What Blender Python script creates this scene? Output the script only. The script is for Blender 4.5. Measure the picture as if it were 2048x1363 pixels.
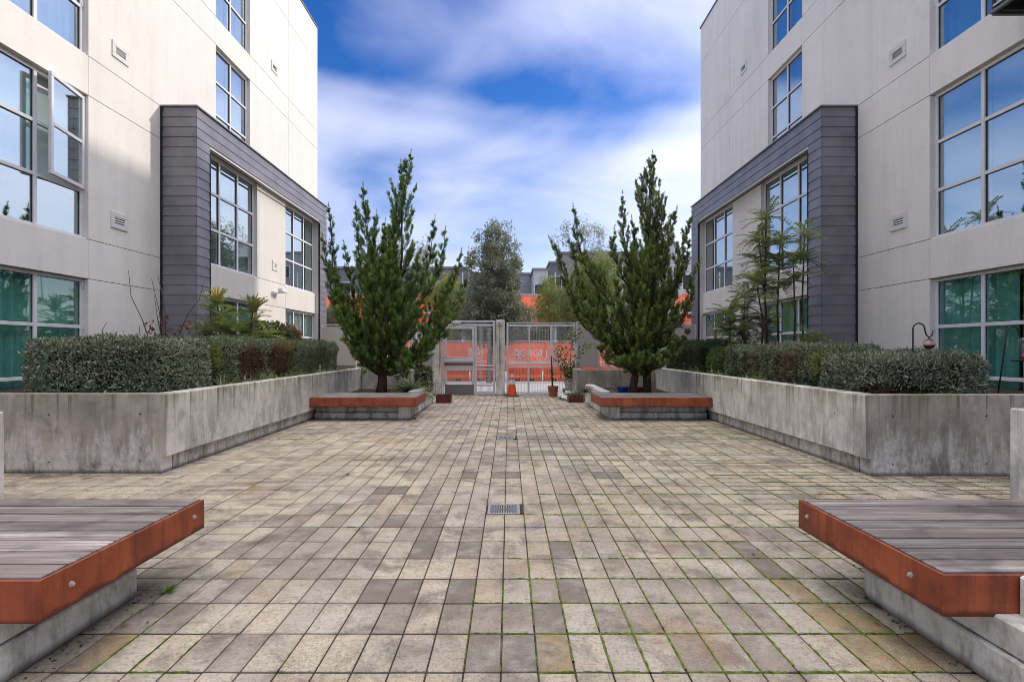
import bpy, bmesh, math, random
import numpy as np
from mathutils import Vector, Matrix

# ------------------------------------------------------------------ scene, camera, light
for o in list(bpy.data.objects):
    bpy.data.objects.remove(o, do_unlink=True)
sc = bpy.context.scene
COL = sc.collection
rad = math.radians
random.seed(7)
rng = np.random.default_rng(11)

CAM_H, FPX, VPX, VPY = 1.32, 1100.0, 1018.0, 697.0     # eye height (m), focal length in photo pixels, vanishing point
cam_data = bpy.data.cameras.new('camera')
cam = bpy.data.objects.new('camera', cam_data)
COL.objects.link(cam)
cam.location = (0, 0, CAM_H)
cam.rotation_euler = (rad(90), 0, 0)
cam_data.sensor_width = 36
cam_data.lens = FPX / 2048 * 36
cam_data.shift_x = (1024 - VPX) / 2048
cam_data.shift_y = (VPY - 681.5) / 2048
cam_data.clip_start = 0.05
cam_data.clip_end = 3000
sc.camera = cam

SUN_DIR = Vector((1.0, 0.45, 0.593)).normalized()
SUN_EL = math.asin(SUN_DIR.z)
SUN_ROT = math.atan2(SUN_DIR.x, SUN_DIR.y)
SKY_STRENGTH = 0.15
sun_data = bpy.data.lights.new('sun', 'SUN')
sun_data.energy = 2.0
sun_data.angle = rad(1.3)
sun_data.color = (1.0, 0.93, 0.82)
sun = bpy.data.objects.new('sun', sun_data)
COL.objects.link(sun)
sun.location = (30, 20, 40)
sun.rotation_euler = SUN_DIR.to_track_quat('Z', 'Y').to_euler()

vs = sc.view_settings
vs.view_transform = 'Standard'
vs.look = 'None'
vs.exposure = 0.40
vs.gamma = 1.0
vs.use_curve_mapping = False
sc.cycles.use_denoising = True
sc.cycles.filter_width = 0.85
sc.cycles.max_bounces = 8
sc.cycles.diffuse_bounces = 4
sc.cycles.glossy_bounces = 4
sc.cycles.transmission_bounces = 4
sc.cycles.transparent_max_bounces = 24
sc.cycles.caustics_reflective = False
sc.cycles.caustics_refractive = False
sc.cycles.sample_clamp_indirect = 6.0

def build_world():
    w = bpy.data.worlds.new('World')
    sc.world = w
    w.use_nodes = True
    nt = w.node_tree
    nt.nodes.clear()
    N = nt.nodes.new
    L = nt.links.new
    out = N('ShaderNodeOutputWorld')
    bg = N('ShaderNodeBackground')
    bg.inputs['Strength'].default_value = SKY_STRENGTH
    L(bg.outputs[0], out.inputs[0])
    sky = N('ShaderNodeTexSky')
    sky.sky_type = 'NISHITA'
    sky.sun_disc = False
    sky.sun_elevation = SUN_EL
    sky.sun_rotation = SUN_ROT
    sky.air_density = 1.0
    sky.dust_density = 0.3
    sky.ozone_density = 3.0
    hs = N('ShaderNodeHueSaturation')
    hs.inputs['Saturation'].default_value = 1.36
    hs.inputs['Value'].default_value = 0.84
    hs.inputs['Hue'].default_value = 0.518
    L(sky.outputs[0], hs.inputs['Color'])
    tc = N('ShaderNodeTexCoord')
    sep = N('ShaderNodeSeparateXYZ')
    L(tc.outputs['Generated'], sep.inputs[0])
    def math_(op, a, b=None, clamp=False):
        m = N('ShaderNodeMath'); m.operation = op; m.use_clamp = clamp
        for i, v in enumerate((a, b)):
            if v is None: continue
            if isinstance(v, (int, float)): m.inputs[i].default_value = v
            else: L(v, m.inputs[i])
        return m.outputs[0]
    zp = math_('MAXIMUM', sep.outputs[2], 0.0)
    den = math_('ADD', zp, 0.16)
    px = math_('DIVIDE', sep.outputs[0], den)
    py = math_('DIVIDE', sep.outputs[1], den)
    comb = N('ShaderNodeCombineXYZ')
    L(px, comb.inputs[0]); L(py, comb.inputs[1])
    def noise(vec, scale, detail, rough, dist, loc):
        mp = N('ShaderNodeMapping')
        mp.inputs['Location'].default_value = loc
        L(vec, mp.inputs['Vector'])
        n = N('ShaderNodeTexNoise')
        n.inputs['Scale'].default_value = scale
        n.inputs['Detail'].default_value = detail
        n.inputs['Roughness'].default_value = rough
        n.inputs['Distortion'].default_value = dist
        L(mp.outputs[0], n.inputs['Vector'])
        return n.outputs['Fac']
    n_big = noise(comb.outputs[0], 0.85, 5, 0.5, 0.5, (3.1, 1.2, 0))
    n_wisp = noise(comb.outputs[0], 1.35, 5, 0.46, 0.45, (0.4, 5.0, 2))
    wob = math_('MULTIPLY', math_('SUBTRACT', n_big, 0.5), 0.10)
    lift = math_('MULTIPLY', sep.outputs[0], 0.05)
    zz = math_('ADD', math_('ADD', zp, wob), lift)
    ramp = N('ShaderNodeValToRGB')
    cr = ramp.color_ramp
    cr.interpolation = 'EASE'
    pts = [(0.0, 0.54), (0.14, 0.44), (0.26, 0.38), (0.34, 0.41), (0.385, 0.24), (0.43, 0.03), (0.48, 0.07), (0.56, 0.14), (0.70, 0.60), (1.0, 1.0)]  # last stops: cloud above the view, thickened to add fill light
    cr.elements[0].position, cr.elements[0].color = pts[0][0], (pts[0][1],) * 3 + (1,)
    cr.elements[1].position, cr.elements[1].color = pts[-1][0], (pts[-1][1],) * 3 + (1,)
    for p, v in pts[1:-1]:
        e = cr.elements.new(p); e.color = (v, v, v, 1)
    L(zz, ramp.inputs[0])
    wisp = math_('MULTIPLY', math_('SUBTRACT', n_wisp, 0.5), 1.1)
    side = math_('MULTIPLY', sep.outputs[0], 0.34)
    cov = math_('ADD', math_('ADD', ramp.outputs[0], wisp), side, clamp=True)
    cov = math_('MULTIPLY', cov, 0.95)
    mix = N('ShaderNodeMix'); mix.data_type = 'RGBA'
    L(cov, mix.inputs['Factor'])
    L(hs.outputs[0], mix.inputs[6])
    # cloud brightens towards the unseen zenith to add fill light, like an overcast sky
    gain = math_('ADD', math_('MULTIPLY', zp, 1.5), 0.50)
    vm = N('ShaderNodeVectorMath'); vm.operation = 'SCALE'
    vm.inputs[0].default_value = (8.5, 8.2, 8.9)
    L(gain, vm.inputs['Scale'])
    L(vm.outputs[0], mix.inputs[7])
    L(mix.outputs[2], bg.inputs['Color'])
build_world()

# ------------------------------------------------------------------ helpers
def P(px, py, y):
    """photo pixel -> world point at distance y (used only to read positions off the photo)"""
    return Vector(((px - VPX) / FPX * y, y, CAM_H + (VPY - py) / FPX * y))

def tag(o, label=None, cat=None, group=None, kind=None):
    if label: o['label'] = label
    if cat: o['category'] = cat
    if group: o['group'] = group
    if kind: o['kind'] = kind
    return o

def empty(name, loc, label=None, cat=None, group=None, kind=None):
    o = bpy.data.objects.new(name, None)
    o.empty_display_size = 0.2
    COL.objects.link(o)
    o.location = loc
    return tag(o, label, cat, group, kind)

def link(name, me, mat=None, parent=None, loc=(0, 0, 0), rot=None):
    o = bpy.data.objects.new(name, me)
    COL.objects.link(o)
    if mat is not None and len(me.materials) == 0:
        me.materials.append(mat)
    o.location = loc
    if rot is not None: o.rotation_euler = rot
    if parent is not None:
        o.parent = parent
        # parts are authored in world coordinates: cancel the parents' placement
        off = Vector((0, 0, 0)); p = parent
        while p is not None:
            off += p.location; p = p.parent
        o.location = Vector(loc) - off
    return o

class MB:
    """collects simple solids; build() links them as one mesh object"""
    def __init__(s): s.v = []; s.f = []; s.mi = []; s.cur = 0
    def add(s, vs_, fs_):
        n = len(s.v); s.v += [tuple(v) for v in vs_]
        s.f += [tuple(i + n for i in f) for f in fs_]; s.mi += [s.cur] * len(fs_)
        return s
    def box(s, x0, x1, y0, y1, z0, z1, c=0.0):
        x0, x1 = min(x0, x1), max(x0, x1); y0, y1 = min(y0, y1), max(y0, y1); z0, z1 = min(z0, z1), max(z0, z1)
        c = min(c, (x1 - x0) * .45, (y1 - y0) * .45, (z1 - z0) * .45)
        if c <= 0:
            return s.add([(x0,y0,z0),(x1,y0,z0),(x1,y1,z0),(x0,y1,z0),(x0,y0,z1),(x1,y0,z1),(x1,y1,z1),(x0,y1,z1)],
                         [(0,3,2,1),(4,5,6,7),(0,1,5,4),(1,2,6,5),(2,3,7,6),(3,0,4,7)])
        bm = bmesh.new()
        bmesh.ops.create_cube(bm, size=1)
        bmesh.ops.scale(bm, vec=(x1-x0, y1-y0, z1-z0), verts=bm.verts)
        bmesh.ops.translate(bm, vec=((x0+x1)/2, (y0+y1)/2, (z0+z1)/2), verts=bm.verts)
        bmesh.ops.bevel(bm, geom=bm.edges[:], offset=c, segments=1, affect='EDGES')
        bm.verts.index_update()
        s.add([v.co[:] for v in bm.verts], [[v.index for v in f.verts] for f in bm.faces])
        bm.free(); return s
    def tube(s, pts, radii, n=6, cap=True):
        pts = [Vector(p) for p in pts]
        if not hasattr(radii, '__len__'): radii = [radii] * len(pts)
        base = len(s.v); vs_ = []; fs_ = []
        ref = None
        for i, p in enumerate(pts):
            t = (pts[min(i+1, len(pts)-1)] - pts[max(i-1, 0)]).normalized()
            if ref is None:
                ref = t.orthogonal().normalized()
            else:
                ref = (ref - t * ref.dot(t)).normalized()
            b = t.cross(ref)
            for k in range(n):
                a = 2 * math.pi * k / n
                vs_.append(p + (ref * math.cos(a) + b * math.sin(a)) * radii[i])
        for i in range(len(pts) - 1):
            for k in range(n):
                a, b2 = i*n + k, i*n + (k+1) % n
                fs_.append((a, b2, b2 + n, a + n))
        if cap:
            fs_.append(tuple(range(n-1, -1, -1)))
            fs_.append(tuple(range((len(pts)-1)*n, len(pts)*n)))
        return s.add(vs_, fs_)
    def lathe(s, cx, cy, prof, n=20):
        """profile [(r,z)...] turned round a vertical axis"""
        vs_ = []; fs_ = []
        for r, z in prof:
            for k in range(n):
                a = 2*math.pi*k/n
                vs_.append((cx + r*math.cos(a), cy + r*math.sin(a), z))
        for i in range(len(prof)-1):
            for k in range(n):
                fs_.append((i*n+k, i*n+(k+1)%n, (i+1)*n+(k+1)%n, (i+1)*n+k))
        fs_.append(tuple(range(n-1, -1, -1)))
        fs_.append(tuple(range((len(prof)-1)*n, len(prof)*n)))
        return s.add(vs_, fs_)
    def mesh(s, name):
        me = bpy.data.meshes.new(name)
        me.from_pydata(s.v, [], s.f)
        if any(s.mi): me.polygons.foreach_set('material_index', s.mi)
        me.update()
        return me
    def build(s, name, mat, parent=None, smooth=False, loc=(0,0,0)):
        me = s.mesh(name)
        mats = mat if isinstance(mat, (list, tuple)) else [mat]
        for m in mats: me.materials.append(m)
        if smooth: me.polygons.foreach_set('use_smooth', [True]*len(me.polygons))
        return link(name, me, None, parent, loc)

def np_mesh(name, V, F, cols=None, mat=None):
    """V (n,3), F (m,4) int, cols (m,3) -> mesh with a per-face colour attribute 'tint'"""
    me = bpy.data.meshes.new(name)
    V = np.ascontiguousarray(V, dtype=np.float32); F = np.ascontiguousarray(F, dtype=np.int32)
    k = F.shape[1]
    me.vertices.add(len(V)); me.vertices.foreach_set('co', V.ravel())
    me.loops.add(F.size); me.loops.foreach_set('vertex_index', F.ravel())
    me.polygons.add(len(F))
    me.polygons.foreach_set('loop_start', np.arange(0, F.size, k, dtype=np.int32))
    me.polygons.foreach_set('loop_total', np.full(len(F), k, dtype=np.int32))
    me.update(calc_edges=True)
    if cols is not None:
        a = me.attributes.new('tint', 'FLOAT_COLOR', 'FACE')
        c = np.ones((len(F), 4), dtype=np.float32); c[:, :3] = cols
        a.data.foreach_set('color', c.ravel())
    if mat is not None: me.materials.append(mat)
    return me

def unit(a):
    return a / np.maximum(np.linalg.norm(a, axis=-1, keepdims=True), 1e-9)

def leaves_np(pos, d, length, width, fold=0.25, up=None):
    """one folded diamond quad for each leaf: pos (n,3), direction d (n,3)"""
    n = len(pos)
    d = unit(d)
    r = rng.normal(size=(n, 3)) if up is None else up + rng.normal(size=(n, 3)) * .35
    side = unit(np.cross(d, r))
    nrm = np.cross(side, d)
    length = np.asarray(length).reshape(-1, 1) * np.ones((n, 1)); width = np.asarray(width).reshape(-1, 1) * np.ones((n, 1))
    mid = pos + d * length * .42
    V = np.empty((n, 4, 3))
    V[:, 0] = pos
    V[:, 1] = mid + side * width * .5 + nrm * width * fold
    V[:, 2] = pos + d * length
    V[:, 3] = mid - side * width * .5 + nrm * width * fold
    F = np.arange(n * 4).reshape(n, 4)
    return V.reshape(-1, 3), F

# ------------------------------------------------------------------ materials
def new_mat(name):
    m = bpy.data.materials.new(name); m.use_nodes = True
    nt = m.node_tree
    b = nt.nodes['Principled BSDF']
    return m, nt, b

class NT:
    """terse node building"""
    def __init__(s, nt): s.nt = nt
    def node(s, t, **kw):
        n = s.nt.nodes.new(t)
        for k, v in kw.items():
            if k.startswith('_'): setattr(n, k[1:], v)
            else: s.put(n.inputs[k.replace('__', ' ')], v)
        return n
    def put(s, sock, v):
        if hasattr(v, 'is_linked') or isinstance(v, bpy.types.NodeSocket): s.nt.links.new(v, sock)
        else: sock.default_value = v
    def pos(s): return s.node('ShaderNodeNewGeometry').outputs['Position']
    def map(s, vec, scale=(1, 1, 1), loc=(0, 0, 0)):
        n = s.node('ShaderNodeMapping'); s.put(n.inputs['Vector'], vec)
        n.inputs['Scale'].default_value = scale; n.inputs['Location'].default_value = loc
        return n.outputs[0]
    def noise(s, vec, scale, detail=4, rough=.55, dist=0):
        n = s.node('ShaderNodeTexNoise', Scale=scale, Detail=detail, Roughness=rough, Distortion=dist)
        s.put(n.inputs['Vector'], vec); return n.outputs['Fac']
    def ramp(s, fac, *stops):
        n = s.node('ShaderNodeValToRGB'); s.put(n.inputs[0], fac)
        cr = n.color_ramp
        while len(cr.elements) < len(stops): cr.elements.new(.5)
        for e, (p, c) in zip(cr.elements, stops):
            e.position = p; e.color = (c if hasattr(c, '__len__') else (c, c, c)) + (1,) if not hasattr(c, '__len__') or len(c) == 3 else c
        return n.outputs[0]
    def mix(s, fac, a, b, blend='MIX'):
        n = s.node('ShaderNodeMix', _data_type='RGBA', _blend_type=blend)
        s.put(n.inputs[0], fac)
        for i, v in ((6, a), (7, b)):
            s.put(n.inputs[i], v if not isinstance(v, tuple) else v + (1,) if len(v) == 3 else v)
        return n.outputs[2]
    def math(s, op, a, b=0.0, clamp=False):
        n = s.node('ShaderNodeMath', _operation=op, _use_clamp=clamp)
        s.put(n.inputs[0], a); s.put(n.inputs[1], b); return n.outputs[0]
    def bump(s, h, strength, dist, b):
        n = s.node('ShaderNodeBump', Strength=strength, Distance=dist); s.put(n.inputs['Height'], h)
        s.nt.links.new(n.outputs[0], b.inputs['Normal'])
    def attr(s, name):
        return s.node('ShaderNodeAttribute', _attribute_name=name).outputs['Color']

def simple(name, col, rough=.6, metal=0.0, var=.12, scale=6.0, bump=0.0, bscale=60, spec=.5):
    m, nt, b = new_mat(name); n = NT(nt)
    p = n.pos()
    f = n.noise(p, scale, 5)
    lo = tuple(c * (1 - var) for c in col); hi = tuple(min(1, c * (1 + var)) for c in col)
    n.put(b.inputs['Base Color'], n.ramp(f, (.3, lo), (.7, hi)))
    b.inputs['Roughness'].default_value = rough; b.inputs['Metallic'].default_value = metal
    b.inputs['Specular IOR Level'].default_value = spec
    if bump: n.bump(n.noise(p, bscale, 4), bump, .004, b)
    return m

def m_stucco(name, col):
    m, nt, b = new_mat(name); n = NT(nt); p = n.pos()
    big = n.noise(p, .5, 5, .6)
    c = n.ramp(big, (.3, tuple(x * .93 for x in col)), (.7, tuple(min(1, x * 1.05) for x in col)))
    streak = n.noise(n.map(p, (3.5, 3.5, .25)), 1.0, 5, .65)
    c = n.mix(n.ramp(streak, (.48, 0.0), (.75, .24)), c, (.42, .40, .385))
    spk = n.noise(p, 26, 4, .7)
    c = n.mix(n.ramp(spk, (.50, 0.0), (.75, .22)), c, (.42, .40, .38))
    pt = n.noise(p, 2.3, 6, .7, .4)
    c = n.mix(n.ramp(pt, (.52, 0.0), (.72, .16)), c, (.46, .44, .42))
    n.put(b.inputs['Base Color'], c)
    b.inputs['Roughness'].default_value = .92; b.inputs['Specular IOR Level'].default_value = .2
    n.bump(n.noise(p, 95, 5, .7), .35, .004, b)
    return m

def m_concrete(name, col, moss=.5, white=.6):
    m, nt, b = new_mat(name); n = NT(nt); p = n.pos()
    big = n.noise(p, 1.1, 6, .62)
    c = n.ramp(big, (.30, tuple(x * .60 for x in col)), (.5, col), (.70, tuple(min(1, x * 1.22) for x in col)))
    blot = n.noise(p, 5.0, 7, .74, .5)
    c = n.mix(n.ramp(blot, (.47, 0.0), (.68, .65)), c, tuple(x * .48 for x in col))
    sep = n.node('ShaderNodeSeparateXYZ'); n.put(sep.inputs[0], p)
    z = sep.outputs[2]
    # lime bloom with a ragged, dripping upper edge
    st = n.noise(n.map(p, (6.5, 6.5, 1.0)), 1.0, 7, .70, .25)
    lowz = n.math('MULTIPLY', n.math('SUBTRACT', .46, z), .50)
    v_ = n.math('ADD', st, lowz)
    wl = n.ramp(v_, (.52, 0.0), (.60, white * .6), (.72, white))
    wl = n.mix(1.0, wl, n.ramp(n.noise(p, 17, 6, .75), (.36, .25), (.56, 1.0)), 'MULTIPLY')
    c = n.mix(wl, c, (.76, .75, .73))
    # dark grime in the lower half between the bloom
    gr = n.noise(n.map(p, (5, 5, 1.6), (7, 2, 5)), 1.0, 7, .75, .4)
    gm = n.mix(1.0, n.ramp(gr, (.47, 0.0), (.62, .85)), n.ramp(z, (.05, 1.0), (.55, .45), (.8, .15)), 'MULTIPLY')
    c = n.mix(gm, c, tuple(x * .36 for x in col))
    # drips and algae under the coping
    dr = n.noise(n.map(p, (16, 16, .5), (1, 9, 2)), 1.0, 4, .6)
    dm = n.mix(1.0, n.ramp(dr, (.53, 0.0), (.66, .85)), n.ramp(z, (.42, 0.0), (.80, 1.0)), 'MULTIPLY')
    c = n.mix(dm, c, (.11, .10, .07))
    st2 = n.noise(n.map(p, (6.5, 6.5, .8), (3, 1, 2)), 1.0, 7, .70, .3)
    al = n.mix(1.0, n.ramp(st2, (.42, 0.0), (.62, moss)), n.ramp(z, (.40, .06), (.72, .45), (.82, 1.0)), 'MULTIPLY')
    al = n.mix(1.0, al, n.ramp(n.noise(p, .5, 2), (.40, .12), (.58, 1.0)), 'MULTIPLY')
    c = n.mix(al, c, (.16, .155, .055))
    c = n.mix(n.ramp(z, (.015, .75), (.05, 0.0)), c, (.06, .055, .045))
    # small pits
    v = n.node('ShaderNodeTexVoronoi', Scale=9.0); n.put(v.inputs['Vector'], p)
    pit = n.ramp(v.outputs['Distance'], (.05, .85), (.085, 0.0))
    pit = n.mix(1.0, pit, n.ramp(n.noise(p, 5.0, 2), (.52, 0.0), (.56, 1.0)), 'MULTIPLY')
    c = n.mix(pit, c, (.06, .055, .05))
    n.put(b.inputs['Base Color'], c)
    b.inputs['Roughness'].default_value = .85; b.inputs['Specular IOR Level'].default_value = .25
    n.bump(n.noise(p, 30, 6, .7), .45, .008, b)
    return m

def m_corten(name):
    m, nt, b = new_mat(name); n = NT(nt); p = n.pos()
    a = n.noise(p, 3.0, 6, .62, .4)
    c = n.ramp(a, (.28, (.13, .025, .010)), (.5, (.30, .062, .022)), (.72, (.44, .115, .040)))
    st = n.noise(n.map(p, (16, 16, 1.2)), 1.0, 5, .6)
    c = n.mix(n.ramp(st, (.47, 0.0), (.70, .7)), c, (.10, .022, .010))
    sp = n.noise(p, 70, 3, .6)
    c = n.mix(n.ramp(sp, (.62, 0.0), (.74, .5)), c, (.46, .17, .06))
    sep = n.node('ShaderNodeSeparateXYZ'); n.put(sep.inputs[0], p)
    edge = n.math('SUBTRACT', sep.outputs[2], n.math('MULTIPLY', n.noise(n.map(p, (9, 9, 3)), 1.0, 3, .5), .075))
    c = n.mix(n.ramp(edge, (.236, .85), (.252, 0.0)), c, (.085, .014, .008))
    scr = n.noise(n.map(p, (60, 2.5, 2.5)), 1.0, 2, .5)
    c = n.mix(n.ramp(scr, (.70, 0.0), (.76, .4)), c, (.50, .22, .10))
    n.put(b.inputs['Base Color'], c)
    n.put(b.inputs['Roughness'], n.ramp(a, (.3, .42), (.7, .66)))
    b.inputs['Specular IOR Level'].default_value = .45
    n.bump(n.noise(p, 120, 4), .15, .002, b)
    return m

def m_wood(name, along='X'):
    m, nt, b = new_mat(name); n = NT(nt); p = n.pos()
    oi = n.node('ShaderNodeObjectInfo').outputs['Random']
    vec = n.node('ShaderNodeVectorMath', _operation='ADD'); n.put(vec.inputs[0], p)
    cmb = n.node('ShaderNodeCombineXYZ'); n.put(cmb.inputs[0], n.math('MULTIPLY', oi, 37.0)); n.put(cmb.inputs[2], n.math('MULTIPLY', oi, 11.0))
    n.nt.links.new(cmb.outputs[0], vec.inputs[1]); q = vec.outputs[0]
    gr = n.noise(n.map(q, (1.3, 30, 30)), 1.0, 8, .72, .35)
    c = n.ramp(gr, (.32, (.10, .082, .070)), (.5, (.30, .265, .24)), (.66, (.60, .555, .515)))
    band = n.noise(n.map(q, (1.1, 5, 5)), 1.0, 4, .6)
    c = n.mix(n.ramp(band, (.35, .75), (.62, 0.0)), c, (.17, .135, .118))
    tn = n.ramp(oi, (0.0, (.62, .60, .58)), (1.0, (1.3, 1.27, 1.22)))
    c = n.mix(1.0, c, tn, 'MULTIPLY')
    wet = n.noise(p, 2.1, 4, .6)
    c = n.mix(n.ramp(wet, (.53, 0.0), (.63, .62)), c, (.085, .066, .06))
    n.put(b.inputs['Base Color'], c)
    n.put(b.inputs['Roughness'], n.ramp(wet, (.53, .62), (.66, .3)))
    n.bump(gr, .25, .003, b)
    return m

def m_paver(name):
    m, nt, b = new_mat(name); n = NT(nt); p = n.pos()
    t = n.mix(1.0, n.attr('tint'), (.97, .925, .80), 'MULTIPLY')
    damp = n.noise(n.map(p, loc=(5, 1, 7)), .85, 6, .68, .6)
    t = n.mix(n.ramp(damp, (.44, 0.0), (.64, .6)), t, (.19, .165, .125))
    big = n.noise(p, 3.4, 7, .70, .6)
    c = n.mix(n.ramp(big, (.48, 0.0), (.66, .82)), t, (.13, .105, .085))
    pale = n.noise(n.map(p, loc=(9, 4, 1)), 5.5, 6, .68)
    c = n.mix(n.ramp(pale, (.50, 0.0), (.72, .42)), c, (.68, .63, .54))
    rust = n.noise(n.map(p, loc=(2, 8, 3)), 1.6, 5, .66)
    c = n.mix(n.ramp(rust, (.58, 0.0), (.72, .55)), c, (.34, .20, .075))
    spot = n.noise(p, 48, 5, .75)
    c = n.mix(n.ramp(spot, (.36, .7), (.50, 0.0)), c, (.17, .145, .12))
    g = n.noise(p, 190, 3, .8)
    c = n.mix(n.ramp(g, (.32, .75), (.5, 0.0)), c, (.13, .11, .092))
    c = n.mix(n.ramp(g, (.58, 0.0), (.70, .5)), c, (.82, .76, .66))
    n.put(b.inputs['Base Color'], c)
    b.inputs['Roughness'].default_value = .82; b.inputs['Specular IOR Level'].default_value = .3
    n.bump(g, .5, .004, b)
    return m

def m_leaf(name, trans=.25, rough=.45, spec=.4):
    m, nt, b = new_mat(name); n = NT(nt)
    t = n.attr('tint')
    n.put(b.inputs['Base Color'], t)
    b.inputs['Roughness'].default_value = rough; b.inputs['Specular IOR Level'].default_value = spec
    tr = n.node('ShaderNodeBsdfTranslucent'); n.put(tr.inputs['Color'], n.mix(1.0, t, (1.25, 1.3, .7), 'MULTIPLY'))
    mx = n.node('ShaderNodeMixShader'); mx.inputs[0].default_value = trans
    nt.links.new(b.outputs[0], mx.inputs[1]); nt.links.new(tr.outputs[0], mx.inputs[2])
    nt.links.new(mx.outputs[0], nt.nodes['Material Output'].inputs[0])
    return m

def m_glass(name, tint=(.84, .955, .93), base=.16):
    m, nt, b = new_mat(name); n = NT(nt)
    nt.nodes.remove(b)
    tr = n.node('ShaderNodeBsdfTransparent', Color=tint + (1,))
    gl = n.node('ShaderNodeBsdfGlossy', Color=(.92, .97, 1, 1), Roughness=.015)
    lw = n.node('ShaderNodeLayerWeight', Blend=.5)
    f5 = n.math('POWER', lw.outputs['Facing'], 4.0)
    f = n.math('ADD', n.math('MULTIPLY', f5, 1 - base), base, clamp=True)
    mx = n.node('ShaderNodeMixShader'); n.put(mx.inputs[0], f)
    nt.links.new(tr.outputs[0], mx.inputs[1]); nt.links.new(gl.outputs[0], mx.inputs[2])
    nt.links.new(mx.outputs[0], nt.nodes['Material Output'].inputs[0])
    return m

def m_perforated(name, col, open_frac):
    """sheet with punched holes (12 mm pitch)"""
    m, nt, b = new_mat(name); n = NT(nt)
    b.inputs['Base Color'].default_value = col + (1,); b.inputs['Roughness'].default_value = .5; b.inputs['Metallic'].default_value = .3
    p = n.pos()
    w = n.node('ShaderNodeTexVoronoi', Scale=80.0, Randomness=0.0); n.put(w.inputs['Vector'], n.map(p, (1, 0, 1)))
    h = n.math('LESS_THAN', w.outputs['Distance'], math.sqrt(open_frac / math.pi))
    tr = n.node('ShaderNodeBsdfTransparent')
    mx = n.node('ShaderNodeMixShader'); n.put(mx.inputs[0], h)
    nt.links.new(b.outputs[0], mx.inputs[1]); nt.links.new(tr.outputs[0], mx.inputs[2])
    nt.links.new(mx.outputs[0], nt.nodes['Material Output'].inputs[0])
    return m

def m_frosted(name):
    m, nt, b = new_mat(name); n = NT(nt)
    nt.nodes.remove(b)
    tl = n.node('ShaderNodeBsdfTranslucent', Color=(.66, .62, .56, 1))
    df = n.node('ShaderNodeBsdfDiffuse', Color=(.46, .44, .41, 1))
    gl = n.node('ShaderNodeBsdfGlossy', Roughness=.25)
    a = n.node('ShaderNodeMixShader'); a.inputs[0].default_value = .55
    nt.links.new(df.outputs[0], a.inputs[1]); nt.links.new(tl.outputs[0], a.inputs[2])
    c = n.node('ShaderNodeMixShader'); c.inputs[0].default_value = .06
    nt.links.new(a.outputs[0], c.inputs[1]); nt.links.new(gl.outputs[0], c.inputs[2])
    nt.links.new(c.outputs[0], nt.nodes['Material Output'].inputs[0])
    return m

def m_siding(name, col, pitch=.18):
    """lap siding too far away to build board by board"""
    m, nt, b = new_mat(name); n = NT(nt); p = n.pos()
    sep = n.node('ShaderNodeSeparateXYZ'); n.put(sep.inputs[0], p)
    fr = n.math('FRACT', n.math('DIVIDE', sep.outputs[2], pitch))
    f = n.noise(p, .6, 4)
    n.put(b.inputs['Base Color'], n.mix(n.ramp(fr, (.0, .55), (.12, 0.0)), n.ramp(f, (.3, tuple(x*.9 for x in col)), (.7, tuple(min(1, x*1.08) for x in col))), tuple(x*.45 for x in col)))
    b.inputs['Roughness'].default_value = .7
    n.bump(fr, .5, .02, b)
    return m

def m_backlit(name, col, fac):
    """woven banner or thin plastic: part of the light comes through"""
    m, nt, b = new_mat(name); n = NT(nt); p = n.pos()
    c = n.ramp(n.noise(p, 1.8, 5, .6), (.3, tuple(x * .85 for x in col)), (.7, tuple(min(1, x * 1.12) for x in col)))
    n.put(b.inputs['Base Color'], c); b.inputs['Roughness'].default_value = .7
    tl = n.node('ShaderNodeBsdfTranslucent'); n.put(tl.inputs['Color'], c)
    mx = n.node('ShaderNodeMixShader'); mx.inputs[0].default_value = fac
    nt.links.new(b.outputs[0], mx.inputs[1]); nt.links.new(tl.outputs[0], mx.inputs[2])
    nt.links.new(mx.outputs[0], nt.nodes['Material Output'].inputs[0])
    return m

M = {}
M['stucco'] = m_stucco('stucco', (.77, .735, .675))
M['stucco_warm'] = m_stucco('stucco_warm', (.68, .645, .585))
M['concrete'] = m_concrete('concrete_wall', (.40, .36, .305), .8, .7)
M['concrete_pale'] = m_concrete('concrete_pale', (.68, .65, .58), .8, .9)
M['corten'] = m_corten('corten_steel')
M['wood'] = m_wood('weathered_hardwood')
M['paver'] = m_paver('concrete_paver')
M['zinc'] = simple('zinc_cladding', (.185, .178, .196), .42, .25, .20, 2.2, .08, 30)
M['zinc_edge'] = simple('zinc_flashing', (.22, .22, .235), .45, .4, .1, 3)
M['frame'] = simple('window_frame_metal', (.66, .655, .67), .42, .0, .05, 4)
M['gasket'] = simple('dark_gasket', (.02, .02, .022), .6)
M['glass'] = m_glass('window_glass', (.84, .955, .93), .42)
M['glass_clear'] = m_glass('clear_window_glass', (.86, .96, .93), .10)
M['teal_curtain'] = simple('teal_curtain_cloth', (.21, .45, .41), .9, 0, .15, 3, spec=.1)
M['curtain'] = simple('curtain_cloth', (.72, .76, .73), .9, 0, .12, 3, spec=.1)
M['blind'] = simple('blind_fabric', (.78, .79, .78), .8, 0, .05, 3, spec=.2)
M['interior'] = simple('interior_paint', (.30, .29, .27), .9)
M['vent'] = simple('vent_paint', (.64, .62, .59), .6, 0, .04)
M['dark'] = simple('dark_void', (.012, .012, .013), .9)
M['soil'] = simple('soil', (.045, .034, .026), .95, 0, .5, 12, .8, 40, .1)
M['joint'] = simple('joint_sand', (.06, .05, .038), .95, 0, .45, 9, .6, 70, .1)
M['moss'] = simple('moss', (.125, .165, .032), .95, 0, .6, 25, .7, 160, .1)
M['steel'] = simple('galvanised_steel', (.58, .585, .59), .5, .25, .14, 7)
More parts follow.
